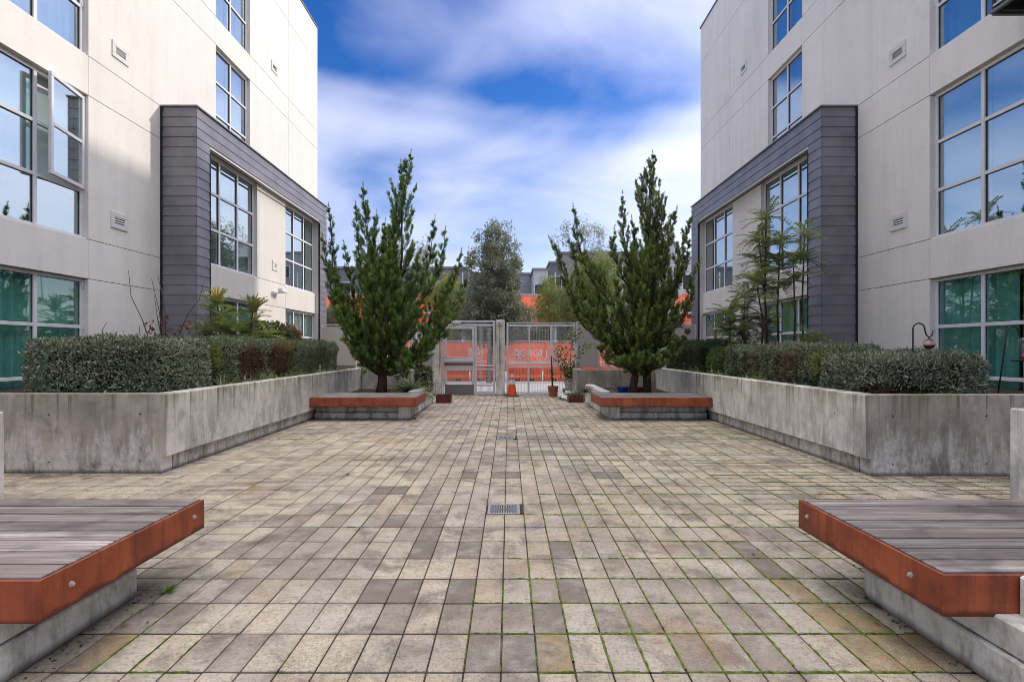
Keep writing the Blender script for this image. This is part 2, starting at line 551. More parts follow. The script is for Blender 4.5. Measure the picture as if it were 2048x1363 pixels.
M['steel_dark'] = simple('brushed_kick_plate', (.20, .185, .18), .4, .6, .1, 5)
M['drain'] = simple('cast_drain', (.30, .295, .29), .6, .2, .2, 30)
M['bolt'] = simple('stainless_bolt', (.52, .50, .47), .5, .35, .1, 40)
M['perf'] = m_perforated('perforated_sheet', (.40, .41, .42), .72)
M['frosted'] = m_frosted('frosted_panel')
M['iron'] = simple('black_iron', (.02, .022, .024), .5, .3)
M['bark'] = simple('rough_bark', (.075, .05, .036), .95, 0, .5, 22, 1.0, 45, .1)
M['bark_grey'] = simple('grey_bark', (.12, .105, .09), .95, 0, .3, 14, .8, 45, .1)
M['leaf'] = m_leaf('leaf', .32, .38, .5)
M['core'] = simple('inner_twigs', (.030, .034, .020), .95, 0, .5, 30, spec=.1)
M['needle'] = m_leaf('scale_leaf', .12, .6, .25)
M['dryleaf'] = m_leaf('dry_leaf', .3, .7, .2)
M['orange'] = m_backlit('orange_plastic', (.95, .19, .045), .45)
M['banner'] = m_backlit('salmon_banner', (.90, .22, .13), .5)
M['lettering'] = m_backlit('white_print', (.92, .90, .88), .4)
M['white'] = simple('white_paint', (.72, .70, .68), .6, 0, .06)
M['cone'] = simple('cone_orange', (.64, .075, .015), .45, 0, .1, 8)
M['cone_band'] = simple('cone_band', (.55, .54, .53), .4, 0, .1, 8)
M['terracotta'] = simple('terracotta', (.30, .085, .045), .75, 0, .16, 14)
M['blue_glaze'] = simple('blue_glaze', (.02, .06, .30), .2, 0, .35, 12)
M['red_glaze'] = simple('red_glaze', (.22, .03, .02), .3, 0, .25, 12)
M['asphalt'] = simple('street_concrete', (.36, .35, .33), .9, 0, .15, .6, .3, 30)
M['sidewalk'] = simple('sidewalk_concrete', (.34, .33, .31), .9, 0, .15, 1.5, .3, 30)
M['ground'] = simple('far_ground', (.20, .19, .17), .95, 0, .2, .05)
# ------------------------------------------------------------------ buildings
WALL_X, BAY_X, REC_X = 7.0, 6.28, 6.43
BAY_Y0, BAY_Y1, OPEN_Y0, OPEN_Y1, BAY_Z = 11.06, 18.95, 11.57, 18.27, 6.2
END_Y, TOP_Z, NEAR_Y = 20.1, 13.0, -2.0
GAP = .005

def curtain_mesh(s, x, y0, y1, z0, z1, folds, amp, seed):
    r = random.Random(seed)
    n = max(24, int((y1 - y0) * 60)); rows = 5
    ph = r.random() * 6
    V = []; F = []
    for j in range(rows + 1):
        z = z1 + (z0 - z1) * j / rows
        for i in range(n + 1):
            t = i / n
            a = amp * (0.5 + .5 * j / rows) * (math.sin(t * folds * 6.283 + ph) + .45 * math.sin(t * folds * 10.7 + ph * 2 + j * .2))
            V.append((s * (x + a), y0 + (y1 - y0) * t, z))
    for j in range(rows):
        for i in range(n):
            a = j * (n + 1) + i
            F.append((a, a + 1, a + n + 2, a + n + 1))
    me = bpy.data.meshes.new('curtain'); me.from_pydata(V, [], F); me.update()
    me.polygons.foreach_set('use_smooth', [True] * len(F))
    return me

def window(root, s, xf, y0, y1, z0, z1, ncol, nrow, cover='curtain', open_col=None, seed=0, casement=()):
    """aluminium window set in an opening of the wall plane |x| = xf"""
    r = random.Random(seed)
    xa, xb = xf + .085, xf + .155
    fw = .055
    mb = MB()
    mb.box(s*xa, s*xb, y0, y1, z0, z0 + fw, .006).box(s*xa, s*xb, y0, y1, z1 - fw, z1, .006)
    mb.box(s*xa, s*xb, y0, y0 + fw, z0 + fw, z1 - fw, .006).box(s*xa, s*xb, y1 - fw, y1, z0 + fw, z1 - fw, .006)
    mb.box(s*(xf + .03), s*(xa + .01), y0 + .004, y1 - .004, z0 - .004, z0 + .022)      # sill drip
    dy = (y1 - y0) / ncol; dz = (z1 - z0) / nrow
    for i in range(1, ncol):
        yc = y0 + dy * i
        mb.box(s*(xa + .003), s*(xb - .003), yc - .032, yc + .032, z0 + fw, z1 - fw, .004)
    for i in range(ncol):
        for j in range(1, nrow):
            zc = z0 + dz * j
            mb.box(s*(xa + .006), s*(xb - .006), y0 + dy*i + .032, y0 + dy*(i+1) - .032, zc - .028, zc + .028, .004)
    win = mb.build('window', M['frame'], root)
    # panes, each very slightly out of true like real glazing
    for i in range(ncol):
        for j in range(nrow):
            if open_col == i and j > 0: continue
            a, b = y0 + dy*i + .03, y0 + dy*(i+1) - .03
            c, d = z0 + dz*j + .025, z0 + dz*(j+1) - .025
            if i == 0: a = y0 + fw - .004
            if i == ncol - 1: b = y1 - fw + .004
            if j == 0: c = z0 + fw - .004
            if j == nrow - 1: d = z1 - fw + .004
            t1, t2 = r.uniform(-.0018, .0018), r.uniform(-.0018, .0018)
            xm = xf + .12
            V = []
            for dx in (0, .006):
                for (yy, zz) in ((a, c), (b, c), (b, d), (a, d)):
                    off = t1 * (yy - (a + b) / 2) + t2 * (zz - (c + d) / 2)
                    V.append((s * (xm + dx + off), yy, zz))
            me = bpy.data.meshes.new('pane')
            me.from_pydata(V, [], [(0,1,2,3),(7,6,5,4),(0,4,5,1),(1,5,6,2),(2,6,7,3),(3,7,4,0)]); me.update()
            link('pane', me, M['glass_clear'] if z0 < 1 else M['glass'], win)
            g = MB()
            g.box(s*(xm - .012), s*(xm - .002), a, b, c, c + .008).box(s*(xm - .012), s*(xm - .002), a, a + .008, c + .008, d)
            g.box(s*(xm - .012), s*(xm - .002), b - .008, b, c + .008, d).box(s*(xm - .012), s*(xm - .002), a + .008, b - .008, d - .008, d)
            g.build('gasket', M['gasket'], win)
    for i in casement:
        if i == open_col: continue
        # hinges of an opening light
        for zc in (z0 + dz * 1.06, z0 + dz * 2, z1 - .1):
            edge = y1 if i == ncol - 1 else y0
            MB().box(s*(xa - .014), s*(xa + .004), edge - .034, edge - .004, zc - .05, zc + .05, .004).build('hinge', M['frame'], win)
    if open_col is not None:
        i = open_col
        a, b = y0 + dy*i + .02, y1 - .02
        c, d = z0 + dz + .02, z1 - .03
        sm = MB(); w = .06
        # modelled about the hinge (far jamb), then swung outwards
        L = b - a
        sm.box(-.02, .03, -L, 0, c, c + w, .005).box(-.02, .03, -L, 0, d - w, d, .005)
        sm.box(-.02, .03, -L, -L + w, c + w, d - w, .005).box(-.02, .03, -w, 0, c + w, d - w, .005)
        sm.box(-.016, .026, -L + w, -w, (c + d) / 2 - .028, (c + d) / 2 + .028, .004)
        me = sm.mesh('sash'); me.materials.append(M['frame'])
        sash = link('sash', me, None, win, loc=(s * (xf + .075), b, 0))
        ang = rad(11)
        sash.rotation_euler = (0, 0, -ang * s * -1 if s < 0 else ang)
        sash.rotation_euler = (0, 0, ang if s < 0 else -ang)
        pm = MB().box(.002, .008, -L + w - .004, -w + .004, c + w - .004, (c + d) / 2 - .024).box(.002, .008, -L + w - .004, -w + .004, (c + d) / 2 + .024, d - w + .004)
        me = pm.mesh('pane'); me.materials.append(M['glass'])
        po = bpy.data.objects.new('pane', me); COL.objects.link(po); po.parent = win
        po.location = sash.location.copy(); po.rotation_euler = sash.rotation_euler.copy()
    # what hangs behind the glass
    xc = xf + .24
    cm = M['teal_curtain'] if z0 < 1 else M['curtain']
    if cover == 'curtain':
        gap = r.uniform(.0, .06)
        ym = y0 + (y1 - y0) * r.uniform(.4, .62)
        link('curtain', curtain_mesh(s, xc, y0 - .05, ym - gap * .25, z0 - .02, z1 + .05, (ym - y0) * 5.2, .045, seed), cm, win)
        link('curtain', curtain_mesh(s, xc, ym + gap * .25, y1 + .05, z0 - .02, z1 + .05, (y1 - ym) * 5.2, .045, seed + 1), cm, win)
    elif cover == 'blind':
        for i in range(ncol):
            drop = z0 + (z1 - z0) * r.choice([0.0, 0.0, 0.0, .33])
            MB().box(s*xc, s*(xc + .006), y0 + dy*i + .01, y0 + dy*(i+1) - .01, drop, z1 + .03).build('blind', M['blind'], win)
    elif cover == 'slats':
        for i in range(ncol):
            sb = MB(); k = int((z1 - z0) / .07)
            for q in range(k):
                zz = z0 + (z1 - z0) * (q + .5) / k
                sb.add([(s*(xc - .022), y0 + dy*i + .03, zz - .022), (s*(xc + .022), y0 + dy*i + .03, zz + .022), (s*(xc + .022), y0 + dy*(i+1) - .03, zz + .022), (s*(xc - .022), y0 + dy*(i+1) - .03, zz - .022)], [(0, 1, 2, 3)])
            sb.build('blind', M['blind'], win)
    return win

def wall_vent(root, s, xf, yc, zc, w=.42, h=.29):
    mb = MB(); x0, x1 = xf - .022, xf + .01
    fw = .085
    mb.box(s*x0, s*x1, yc - w/2, yc + w/2, zc + h/2 - fw, zc + h/2, .004).box(s*x0, s*x1, yc - w/2, yc + w/2, zc - h/2, zc - h/2 + fw, .004)
    mb.box(s*x0, s*x1, yc - w/2, yc - w/2 + fw, zc - h/2 + fw, zc + h/2 - fw, .004).box(s*x0, s*x1, yc + w/2 - fw, yc + w/2, zc - h/2 + fw, zc + h/2 - fw, .004)
    v = mb.build('vent', M['vent'], root)
    MB().box(s*(xf - .004), s*(xf - .001), yc - w/2 + fw, yc + w/2 - fw, zc - h/2 + fw, zc + h/2 - fw).build('opening', M['dark'], v)
    n = 3; gh = h - 2 * fw
    for k in range(n + 1):
        zz = zc - gh/2 + gh * k / n
        MB().add([(s*(xf - .020), yc - w/2 + fw, zz - .014), (s*(xf - .020), yc + w/2 - fw, zz - .014), (s*(xf - .005), yc + w/2 - fw, zz + .012), (s*(xf - .005), yc - w/2 + fw, zz + .012),
                  (s*(xf - .020), yc - w/2 + fw, zz - .018), (s*(xf - .020), yc + w/2 - fw, zz - .018), (s*(xf - .005), yc + w/2 - fw, zz + .008), (s*(xf - .005), yc - w/2 + fw, zz + .008)],
                 [(0,1,2,3),(7,6,5,4),(0,4,5,1),(2,6,7,3),(1,5,6,2),(3,7,4,0)]).build('louvre', M['vent'], v)

def board(name, root, origin, along, out, length, h, mat):
    """lap board: bottom edge proud of the top edge"""
    o = Vector(origin); a = Vector(along) * length; n = Vector(out); u = Vector((0, 0, h - .007))
    t0, t1 = .020, .009
    V = [o, o + a, o + a + u, o + u, o + n*t0, o + a + n*t0, o + a + u + n*t1, o + u + n*t1]
    me = bpy.data.meshes.new(name)
    me.from_pydata([v[:] for v in V], [], [(0,3,2,1),(4,5,6,7),(0,1,5,4),(1,2,6,5),(2,3,7,6),(3,0,4,7)]); me.update()
    return link(name, me, mat, root)

def apartment(s, label):
    root = empty('apartment_building', (s * WALL_X, 12, 0), label, 'building', 'stucco apartment blocks facing each other across the courtyard')
    st = M['stucco']
    # shell behind the facade panels: roof, end walls, back wall, floors
    core = MB()
    core.box(s*7.02, s*16, NEAR_Y, END_Y - .01, TOP_Z - .25, TOP_Z - .05)
    core.box(s*7.26, s*16, END_Y - .25, END_Y - .012, 0, TOP_Z - .25)
    core.box(s*7.26, s*16, NEAR_Y, NEAR_Y + .2, 0, TOP_Z - .25)
    core.box(s*15.8, s*16, NEAR_Y + .2, END_Y - .25, 0, TOP_Z - .25)
    core.build('shell', M['stucco'], root)
    fl = MB()
    for z in (2.62, 5.67, 8.72):
        fl.box(s*7.3, s*15.8, NEAR_Y + .2, END_Y - .25, z, z + .36)
    fl.box(s*10.4, s*10.5, NEAR_Y + .2, END_Y - .25, 0, TOP_Z - .25)
    fl.build('interior', M['interior'], root)
    # facade panels between the control joints
    zrows = [0, .09, 2.48, 3.14, 5.53, 6.19, 8.58, 9.24, 11.7, TOP_Z]
    lo = [NEAR_Y, 6.4, 9.15, BAY_Y0 + .05]
    hi = [NEAR_Y, 6.4, 9.15, 13.14, 14.86, 17.46, END_Y]
    def panel(y0, y1, z0, z1):
        mb = MB().box(s*WALL_X, s*(WALL_X + .25), y0 + GAP, y1 - GAP, z0 + GAP, z1 - GAP, .003)
        mb.build('wall_panel', st, root)
    wi = 100 if s < 0 else 200
    for r in range(len(zrows) - 1):
        z0, z1 = zrows[r], zrows[r + 1]
        glazed = r in (1, 3, 5, 7)
        cols = lo if z1 < 6.2 else hi
        for c in range(len(cols) - 1):
            y0, y1 = cols[c], cols[c + 1]
            wi += 3
            if glazed and c == 1:
                op = 2 if (s < 0 and r == 3) else None
                window(root, s, WALL_X, y0, y1, z0, z1, 3, 3, 'curtain' if r in (1, 5) else 'blind', op, wi, casement=(2,))
            elif glazed and cols is hi and c == 3:
                window(root, s, WALL_X, y0, y1, z0, z1, 2, 3, 'curtain' if (s < 0 and r == 7) else 'blind', None, wi, casement=(1,))
            else:
                panel(y0, y1, z0, z1)
        if cols is lo:
            panel(BAY_Y1 - .05, END_Y, z0, z1)
    MB().box(s*(WALL_X - .03), s*(WALL_X + .3), NEAR_Y, END_Y + .03, TOP_Z + .002, TOP_Z + .05, .006).build('parapet_flashing', M['zinc_edge'], root)
    # projecting bay: frame, recessed wall and its windows
    bf = MB()
    bf.box(s*(BAY_X + .02), s*(WALL_X + .2), BAY_Y0 + .02, OPEN_Y0, 0, BAY_Z - .02)
    bf.box(s*(BAY_X + .02), s*(WALL_X + .2), OPEN_Y1, BAY_Y1 - .02, 0, BAY_Z - .02)
    bf.box(s*(BAY_X + .02), s*(WALL_X + .2), OPEN_Y0, OPEN_Y1, 5.53, BAY_Z - .02)
    bf.build('bay_frame', M['stucco_warm'], root)
    MB().box(s*(BAY_X - .03), s*(WALL_X - .002), BAY_Y0 - .03, BAY_Y1 + .02, BAY_Z - .018, BAY_Z + .012, .004).build('bay_flashing', M['zinc_edge'], root)
    wa = (OPEN_Y0, 14.04); wb = (15.83, OPEN_Y1)
    sw = M['stucco_warm']
    bz = [0, .09, 2.48, 3.14, 5.53]
    for r in range(4):
        z0, z1 = bz[r], bz[r + 1]
        for (y0, y1) in (wa, (wa[1], wb[0]), wb):
            wi += 3
            if r in (1, 3) and (y0, y1) == wa:
                window(root, s, REC_X, y0, y1, z0, z1, 3, 3, 'curtain' if r == 1 else 'blind', None, wi)
            elif r in (1, 3) and (y0, y1) == wb:
                window(root, s, REC_X, y0, y1, z0, z1, 3, 3, 'slats', None, wi)
            else:
                MB().box(s*REC_X, s*(REC_X + .25), y0 + GAP, y1 - GAP, z0 + GAP, z1 - GAP, .003).build('wall_panel', sw, root)
    # zinc boards: end face, near pier, header, far pier
    h = .1985; n = int(BAY_Z / h)
    for k in range(n):
        z = BAY_Z - .02 - (k + 1) * h
        board('cladding_board', root, (s*(BAY_X - .004), BAY_Y0 + .019, z), (s, 0, 0), (0, -1, 0), WALL_X - BAY_X, h, M['zinc'])
        if z > 5.50:
            for (a, b2) in ((BAY_Y0 - .002, 13.9), (13.906, 16.6), (16.606, BAY_Y1)):
                board('cladding_board', root, (s*(BAY_X + .019), a, z), (0, 1, 0), (-s, 0, 0), b2 - a, h, M['zinc'])
        else:
            board('cladding_board', root, (s*(BAY_X + .019), BAY_Y0 - .002, z), (0, 1, 0), (-s, 0, 0), OPEN_Y0 - BAY_Y0 + .002, h, M['zinc'])
            board('cladding_board', root, (s*(BAY_X + .019), OPEN_Y1 + .012, z), (0, 1, 0), (-s, 0, 0), BAY_Y1 - OPEN_Y1 - .012, h, M['zinc'])
    # trims round the opening and down the wall corner
    tr = MB()
    tr.box(s*(BAY_X - .008), s*(BAY_X + .05), OPEN_Y0 - .012, OPEN_Y0 + .008, 0, 5.47)
    tr.box(s*(BAY_X - .008), s*(BAY_X + .05), OPEN_Y1 - .008, OPEN_Y1 + .012, 0, 5.47)
    tr.box(s*(BAY_X - .008), s*(BAY_X + .05), OPEN_Y0 + .008, OPEN_Y1 - .008, 5.455, 5.475)
    tr.box(s*(WALL_X - .03), s*(WALL_X - .001), BAY_Y0 - .03, BAY_Y0 + .02, 0, BAY_Z - .02)
    tr.build('trim', M['iron'], root)
    wall_vent(root, s, WALL_X, 9.9, 6.63)
    wall_vent(root, s, WALL_X, 9.87, 3.6)
    wall_vent(root, s, WALL_X, 16.4, 9.68)
    wall_vent(root, s, REC_X, 15.1, 3.6, .36, .27)
    return root

bl = apartment(-1, 'left stucco apartment block, partly sunlit, with a grey clad bay and one casement ajar')
br = apartment(1, 'right stucco apartment block in shade with a dark grey clad bay and blue reflecting windows')

# balcony at the top right corner of the view, hung on the right block
bal = empty('balcony', (6.6, 6, 5.7), 'slatted dark metal balcony high on the right block, top right corner', 'balcony')
by1, bx0, bz0 = 7.19, 6.3, 5.70
dk = MB().box(bx0 + .05, 6.985, 3.0, by1 - .03, bz0 + .06, bz0 + .12)
for k in range(9):
    dk.box(bx0 + .05, 6.985, by1 - .12 - k * .5, by1 - .06 - k * .5, bz0 - .02, bz0 + .058)
dk.build('deck', M['iron'], bal)
MB().box(bx0 + .02, 6.98, by1 - .028, by1 + .012, bz0 - .03, bz0 + .1, .005).build('edge_beam', M['steel_dark'], bal)
MB().box(bx0 - .02, bx0 + .03, 3.0, by1, bz0 - .02, bz0 + .02, .004).build('edge_beam', M['steel_dark'], bal)
for k in range(12):
    z = bz0 + .06 + k * .09
    MB().box(bx0 - .012, bx0 + .008, 3.0, by1 - .04, z, z + .022).build('slat', M['steel'], bal)
    MB().box(bx0 + .03, 6.98, by1 - .024, by1 - .006, z + .08, z + .1).build('slat', M['steel'], bal)
for yy in (by1 - .02, by1 - 1.4, by1 - 2.8):
    MB().box(bx0 + .01, bx0 + .03, yy - .02, yy + .02, bz0 + .022, bz0 + 1.15).build('post', M['iron'], bal)

# lamp on the left bay
fl = empty('wall_light', (-6.4, 15.1, 2.85), 'white security floodlight bracketed on the sunlit left bay wall', 'wall light')
c = P(552, 587, 15.1)
MB().lathe(0, 0, [(.06, 0), (.06, .03)], 16).build('mount_plate', M['white'], fl)
fl.children[0].rotation_euler = (0, rad(90), 0); fl.children[0].location = (-.03, 0, -.02)
MB().tube([(-6.40, 15.1, 2.83), (-6.30, 15.1, 2.85), (-6.24, 15.1, 2.90)], .018, 8).build('arm', M['white'], fl)
MB().box(-6.30, -6.16, 14.95, 15.30, 2.86, 2.97, .02).build('housing', M['white'], fl)
MB().box(-6.28, -6.18, 14.97, 15.28, 2.85, 2.862).build('lens', M['cone_band'], fl)

# ------------------------------------------------------------------ ground, courtyard paving
g = MB().add([(-900, -300, -.35), (900, -300, -.35), (900, 1500, -.35), (-900, 1500, -.35)], [(0, 1, 2, 3)]).build('ground', M['ground'])
tag(g, kind='structure')
bed = MB().box(-7.2, 7.2, -4, 16.2, -.3, -.0052).build('paving', M['joint'])
tag(bed, 'courtyard paving of tan and grey concrete pavers with mossy joints', None, kind='structure')

PW, PL, J0, R0 = .1524, .305, -.0335, 2.248
cells = []        # (x0, x1, y0, y1)
DRAINS = []
for k, px in ((7, 0), (19, 0), (32, 0)):
    y0 = R0 + k * PL
    DRAINS.append((J0 - PW, J0 + PW, y0, y0 + PL))
def in_drain(x, y):
    return any(a < x < b and c < y < d for a, b, c, d in DRAINS)
for j in range(-13, 14):
    for k in range(-9, 44):
        x0, y0 = J0 + j * PW, R0 + k * PL
        if j == -13 and y0 > 2.8: continue
        if in_drain(x0 + PW/2, y0 + PL/2): continue
        cells.append((x0, x0 + PW, y0, y0 + PL, 0))
XL, XR = J0 - 12 * PW, J0 + 14 * PW
ystart = R0 + 2 * PL
for side in (-1, 1):
    for i in range(17):
        x0 = (XL - (i + 1) * PL) if side < 0 else (XR + i * PL)
        if max(abs(x0), abs(x0 + PL)) > 7.05: continue
        for n in range(int((15.7 - ystart) / PW)):
            y0 = ystart + n * PW
            if abs(x0 + PL/2) > 3.8 and not (4.0 < y0 < 6.0): continue
            if y0 > 10.6 and not (y0 > 13.2 and abs(x0 + PL/2) < 2.6): continue
            cells.append((x0, x0 + PL, y0, y0 + PW, 1))

TONES = [(.60,.535,.435), (.56,.515,.44), (.63,.565,.46), (.51,.47,.415), (.57,.49,.38), (.24,.21,.18), (.38,.335,.29), (.42,.32,.16), (.59,.54,.455), (.49,.425,.335)]
def nz(x, y, f, o):    # cheap smooth value noise
    from mathutils import noise as mn
    return mn.noise(Vector((x * f + o, y * f - o, o * .37)))
DARK_PX = [(830,1092),(845,1062),(792,1050),(935,1110),(1130,1112),(1105,1172),(1150,1172),(900,1172),(838,1162),(780,1165),(965,1222),(1030,1222),(1098,1222),(1042,1312),(985,1312),(1212,955),(1240,955),(985,955),(1035,955),(940,955),(790,985),(760,975),(860,1035),(1130,1000),(1500,1110),(1540,1140),(330,1210),(250,1200),(390,1215)]
OCHRE_PX = [(1110,1310),(1590,1160),(1680,1210),(1720,1235),(1560,1160),(470,970),(560,975),(1900,1330),(200,1290),(1750,1262),(1800,1300),(1850,1332),(1690,1262),(1640,1210),(1780,1335)]
def cell_at(px, py):
    d = py - VPY; return ((px - VPX) / d * CAM_H, FPX * CAM_H / d)
dark_pts = [cell_at(*p) for p in DARK_PX]; ochre_pts = [cell_at(*p) for p in OCHRE_PX]
def tone_of(c):
    x, y = (c[0] + c[1]) / 2, (c[2] + c[3]) / 2
    for (dx, dy) in dark_pts:
        if c[0] <= dx <= c[1] and c[2] <= dy <= c[3]: return random.choice((5, 5, 6))
    for (dx, dy) in ochre_pts:
        if c[0] <= dx <= c[1] and c[2] <= dy <= c[3]: return 7
    v = nz(x, y, .55, 3.3) + .55 * nz(x, y, 1.7, 8.1) + random.gauss(0, .16)
    if v > .52: return random.choice((6, 6, 3, 9))
    if v > .30: return random.choice((3, 1, 6, 1))
    if v > .02: return random.choice((1, 0, 3, 8, 1))
    if v > -.3: return random.choice((0, 8, 4, 0, 2))
    return random.choice((2, 4, 0, 2, 9))
def paver_arrays(w, l):
    a, b, ch = (w/2 - .0038, l/2 - .0075, .003) if w < l else (w/2 - .0058, l/2 - .0058, .003)
    V = [(-a,-b,-.05),(a,-b,-.05),(a,b,-.05),(-a,b,-.05),(-a,-b,-ch),(a,-b,-ch),(a,b,-ch),(-a,b,-ch),(-a+ch,-b+ch,0),(a-ch,-b+ch,0),(a-ch,b-ch,0),(-a+ch,b-ch,0)]
    F = [(8,9,10,11)] + [(i, (i+1)%4, 4+(i+1)%4, 4+i) for i in range(4)] + [(4+i, 4+(i+1)%4, 8+(i+1)%4, 8+i) for i in range(4)]
    return np.array(V), np.array(F)
PV = [paver_arrays(PW, PL), paver_arrays(PL, PW)]
variants = {}
def variant(orient, tone):
    if (orient, tone) not in variants:
        V, F = PV[orient]
        variants[(orient, tone)] = np_mesh('paver', V, F, np.tile(np.array(TONES[tone]), (len(F), 1)), M['paver'])
    return variants[(orient, tone)]
def screen_area(c):
    pts = []
    for x, y in ((c[0], c[2]), (c[1], c[2]), (c[1], c[3]), (c[0], c[3])):
        if y < 2.2: return 0
        pts.append((VPX + FPX * x / y, VPY + FPX * CAM_H / y))
    if all(p[0] < 0 for p in pts) or all(p[0] > 2048 for p in pts) or all(p[1] > 1363 for p in pts): return 0
    a = 0
    for i in range(4):
        x1, y1 = pts[i]; x2, y2 = pts[(i + 1) % 4]; a += x1 * y2 - x2 * y1
    cx = sum(p[0] for p in pts) / 4; cy = sum(p[1] for p in pts) / 4
    if (cx < 230 and 1000 < cy) or (cx > 1850 and cy > 1000): return 0
    return abs(a)
info = [(screen_area(c), c, tone_of(c)) for c in cells]
info.sort(key=lambda t: -t[0])
RV, RF, RC = [], [], []; off = 0
for k, (ar, c, t) in enumerate(info):
    x, y = (c[0] + c[1]) / 2, (c[2] + c[3]) / 2
    dz = max(-.0018, min(.0018, random.gauss(0, .0009))); rx, ry, rz = [max(-.008, min(.008, random.gauss(0, .004))) for _ in range(3)]
    if k < 300:
        o = link('paver', variant(c[4], t), None, bed, (x, y, dz), (rx, ry, rz))
    else:
        V, F = PV[c[4]]
        j = random.uniform(.92, 1.08)
        W = V.copy(); W[:, 2] += V[:, 1] * rx - V[:, 0] * ry
        RV.append(W + np.array([x, y, dz])); RF.append(F + off); RC.append(np.tile(np.clip(np.array(TONES[t]) * j, 0, 1), (len(F), 1))); off += len(V)
rest = link('distant_pavers', np_mesh('distant_pavers', np.concatenate(RV), np.concatenate(RF), np.concatenate(RC), M['paver']), None, bed)
tag(rest, kind='stuff')

# moss in the joints
mv, mf = [], []
def moss_strip(p0, p1, w):
    n = 10; base = len(mv)
    d = Vector((p1[0] - p0[0], p1[1] - p0[1], 0)); L = d.length; d.normalize(); sd = Vector((-d.y, d.x, 0))
    for i in range(n + 1):
        q = Vector((p0[0], p0[1], 0)) + d * L * i / n
        ww = w * random.uniform(.25, 1.4); zz = random.uniform(.0, .0045)
        off = sd * random.uniform(-.002, .002)
        mv.extend([(q + sd * ww + off + Vector((0, 0, -.006)))[:], (q + off + sd * ww * .4 + Vector((0, 0, zz)))[:], (q + off - sd * ww * .4 + Vector((0, 0, zz)))[:], (q - sd * ww + off + Vector((0, 0, -.006)))[:]])
    for i in range(n):
        for k in range(3):
            a = base + i * 4 + k
            mf.append((a, a + 1, a + 5, a + 4))
for ar, c, t in info:
    if ar <= 0: continue
    for (p0, p1) in (((c[0], c[2]), (c[0], c[3])), ((c[0], c[2]), (c[1], c[2]))):
        x, y = (p0[0] + p1[0]) / 2, (p0[1] + p1[1]) / 2
        v = nz(x, y, .9, 21.0) * 1.0 + .3 * nz(x, y, 4.0, 5.0)
        v += min(.6, max(-.40, x * .30)) + .08 + (.10 if x > 0 else 0) - (.10 if p0[0] != p1[0] else -.04)
        if x > .9 and y < 3.6: v += .22
        if v > .0 and random.random() < .45 + v * 2.0:
            t0, t1 = (random.uniform(0, .35), random.uniform(.6, 1)) if random.random() < .5 else (0, 1)
            q0 = (p0[0] + (p1[0] - p0[0]) * t0, p0[1] + (p1[1] - p0[1]) * t0); q1 = (p0[0] + (p1[0] - p0[0]) * t1, p0[1] + (p1[1] - p0[1]) * t1)
            moss_strip(q0, q1, min(.012, .0036 + v * .011) * random.uniform(.6, 1.15))
me = bpy.data.meshes.new('joint_moss'); me.from_pydata(mv, [], mf); me.update()
jm = link('joint_moss', me, M['moss'], bed); tag(jm, kind='stuff')

# drains
def drain(i, d, label):
    x0, x1, y0, y1 = d
    t = empty('drain_grate', ((x0 + x1) / 2, (y0 + y1) / 2, 0), label, 'drain', 'floor drains along the courtyard axis')
    x0 += .012; x1 -= .030; y0 += .012; y1 -= .014; f = .022
    MB().box(x0, x1, y0, y0 + f, -.03, .004, .002).box(x0, x1, y1 - f, y1, -.03, .004, .002).box(x0, x0 + f, y0 + f, y1 - f, -.03, .004, .002).box(x1 - f, x1, y0 + f, y1 - f, -.03, .004, .002).build('frame', M['drain'], t)
    xa, xb, ya, yb = x0 + f, x1 - f, y0 + f, y1 - f
    xm, ym = (xa + xb) / 2, (ya + yb) / 2
    MB().box(xa, xb, ya, yb, -.04, -.028).build('sump', M['dark'], t)
    for s_ in (-1, 1):
        xe = xa if s_ < 0 else xb
        MB().add([(xe, ya + .012, .001), (xm, ym, .001), (xe, yb - .012, .001), (xe, ya + .012, -.012), (xm, ym, -.012), (xe, yb - .012, -.012)], [(0, 1, 2) if s_ < 0 else (2, 1, 0), (0, 3, 4, 1), (1, 4, 5, 2), (2, 5, 3, 0)]).build('plate', M['steel_dark'], t)
    n = 11
    for k in range(n):
        xx = xa + (xb - xa) * (k + .5) / n
        hh = (yb - ya) / 2 * (1 - abs(xx - xm) / ((xb - xa) / 2)) if False else None
        reach = abs(xx - xm) / ((xb - xa) / 2) * ((yb - ya) / 2 - .012)
        MB().box(xx - .005, xx + .005, ya, ym - reach, -.012, 0).box(xx - .005, xx + .005, ym + reach, yb, -.012, 0).build('bar', M['drain'], t)
    return t
drain(0, DRAINS[0], 'square metal drain grate nearest the viewer in the paving')
drain(1, DRAINS[1], 'middle drain grate, half overgrown with weeds')
drain(2, DRAINS[2], 'farthest of the three drain grates, close to the gate')

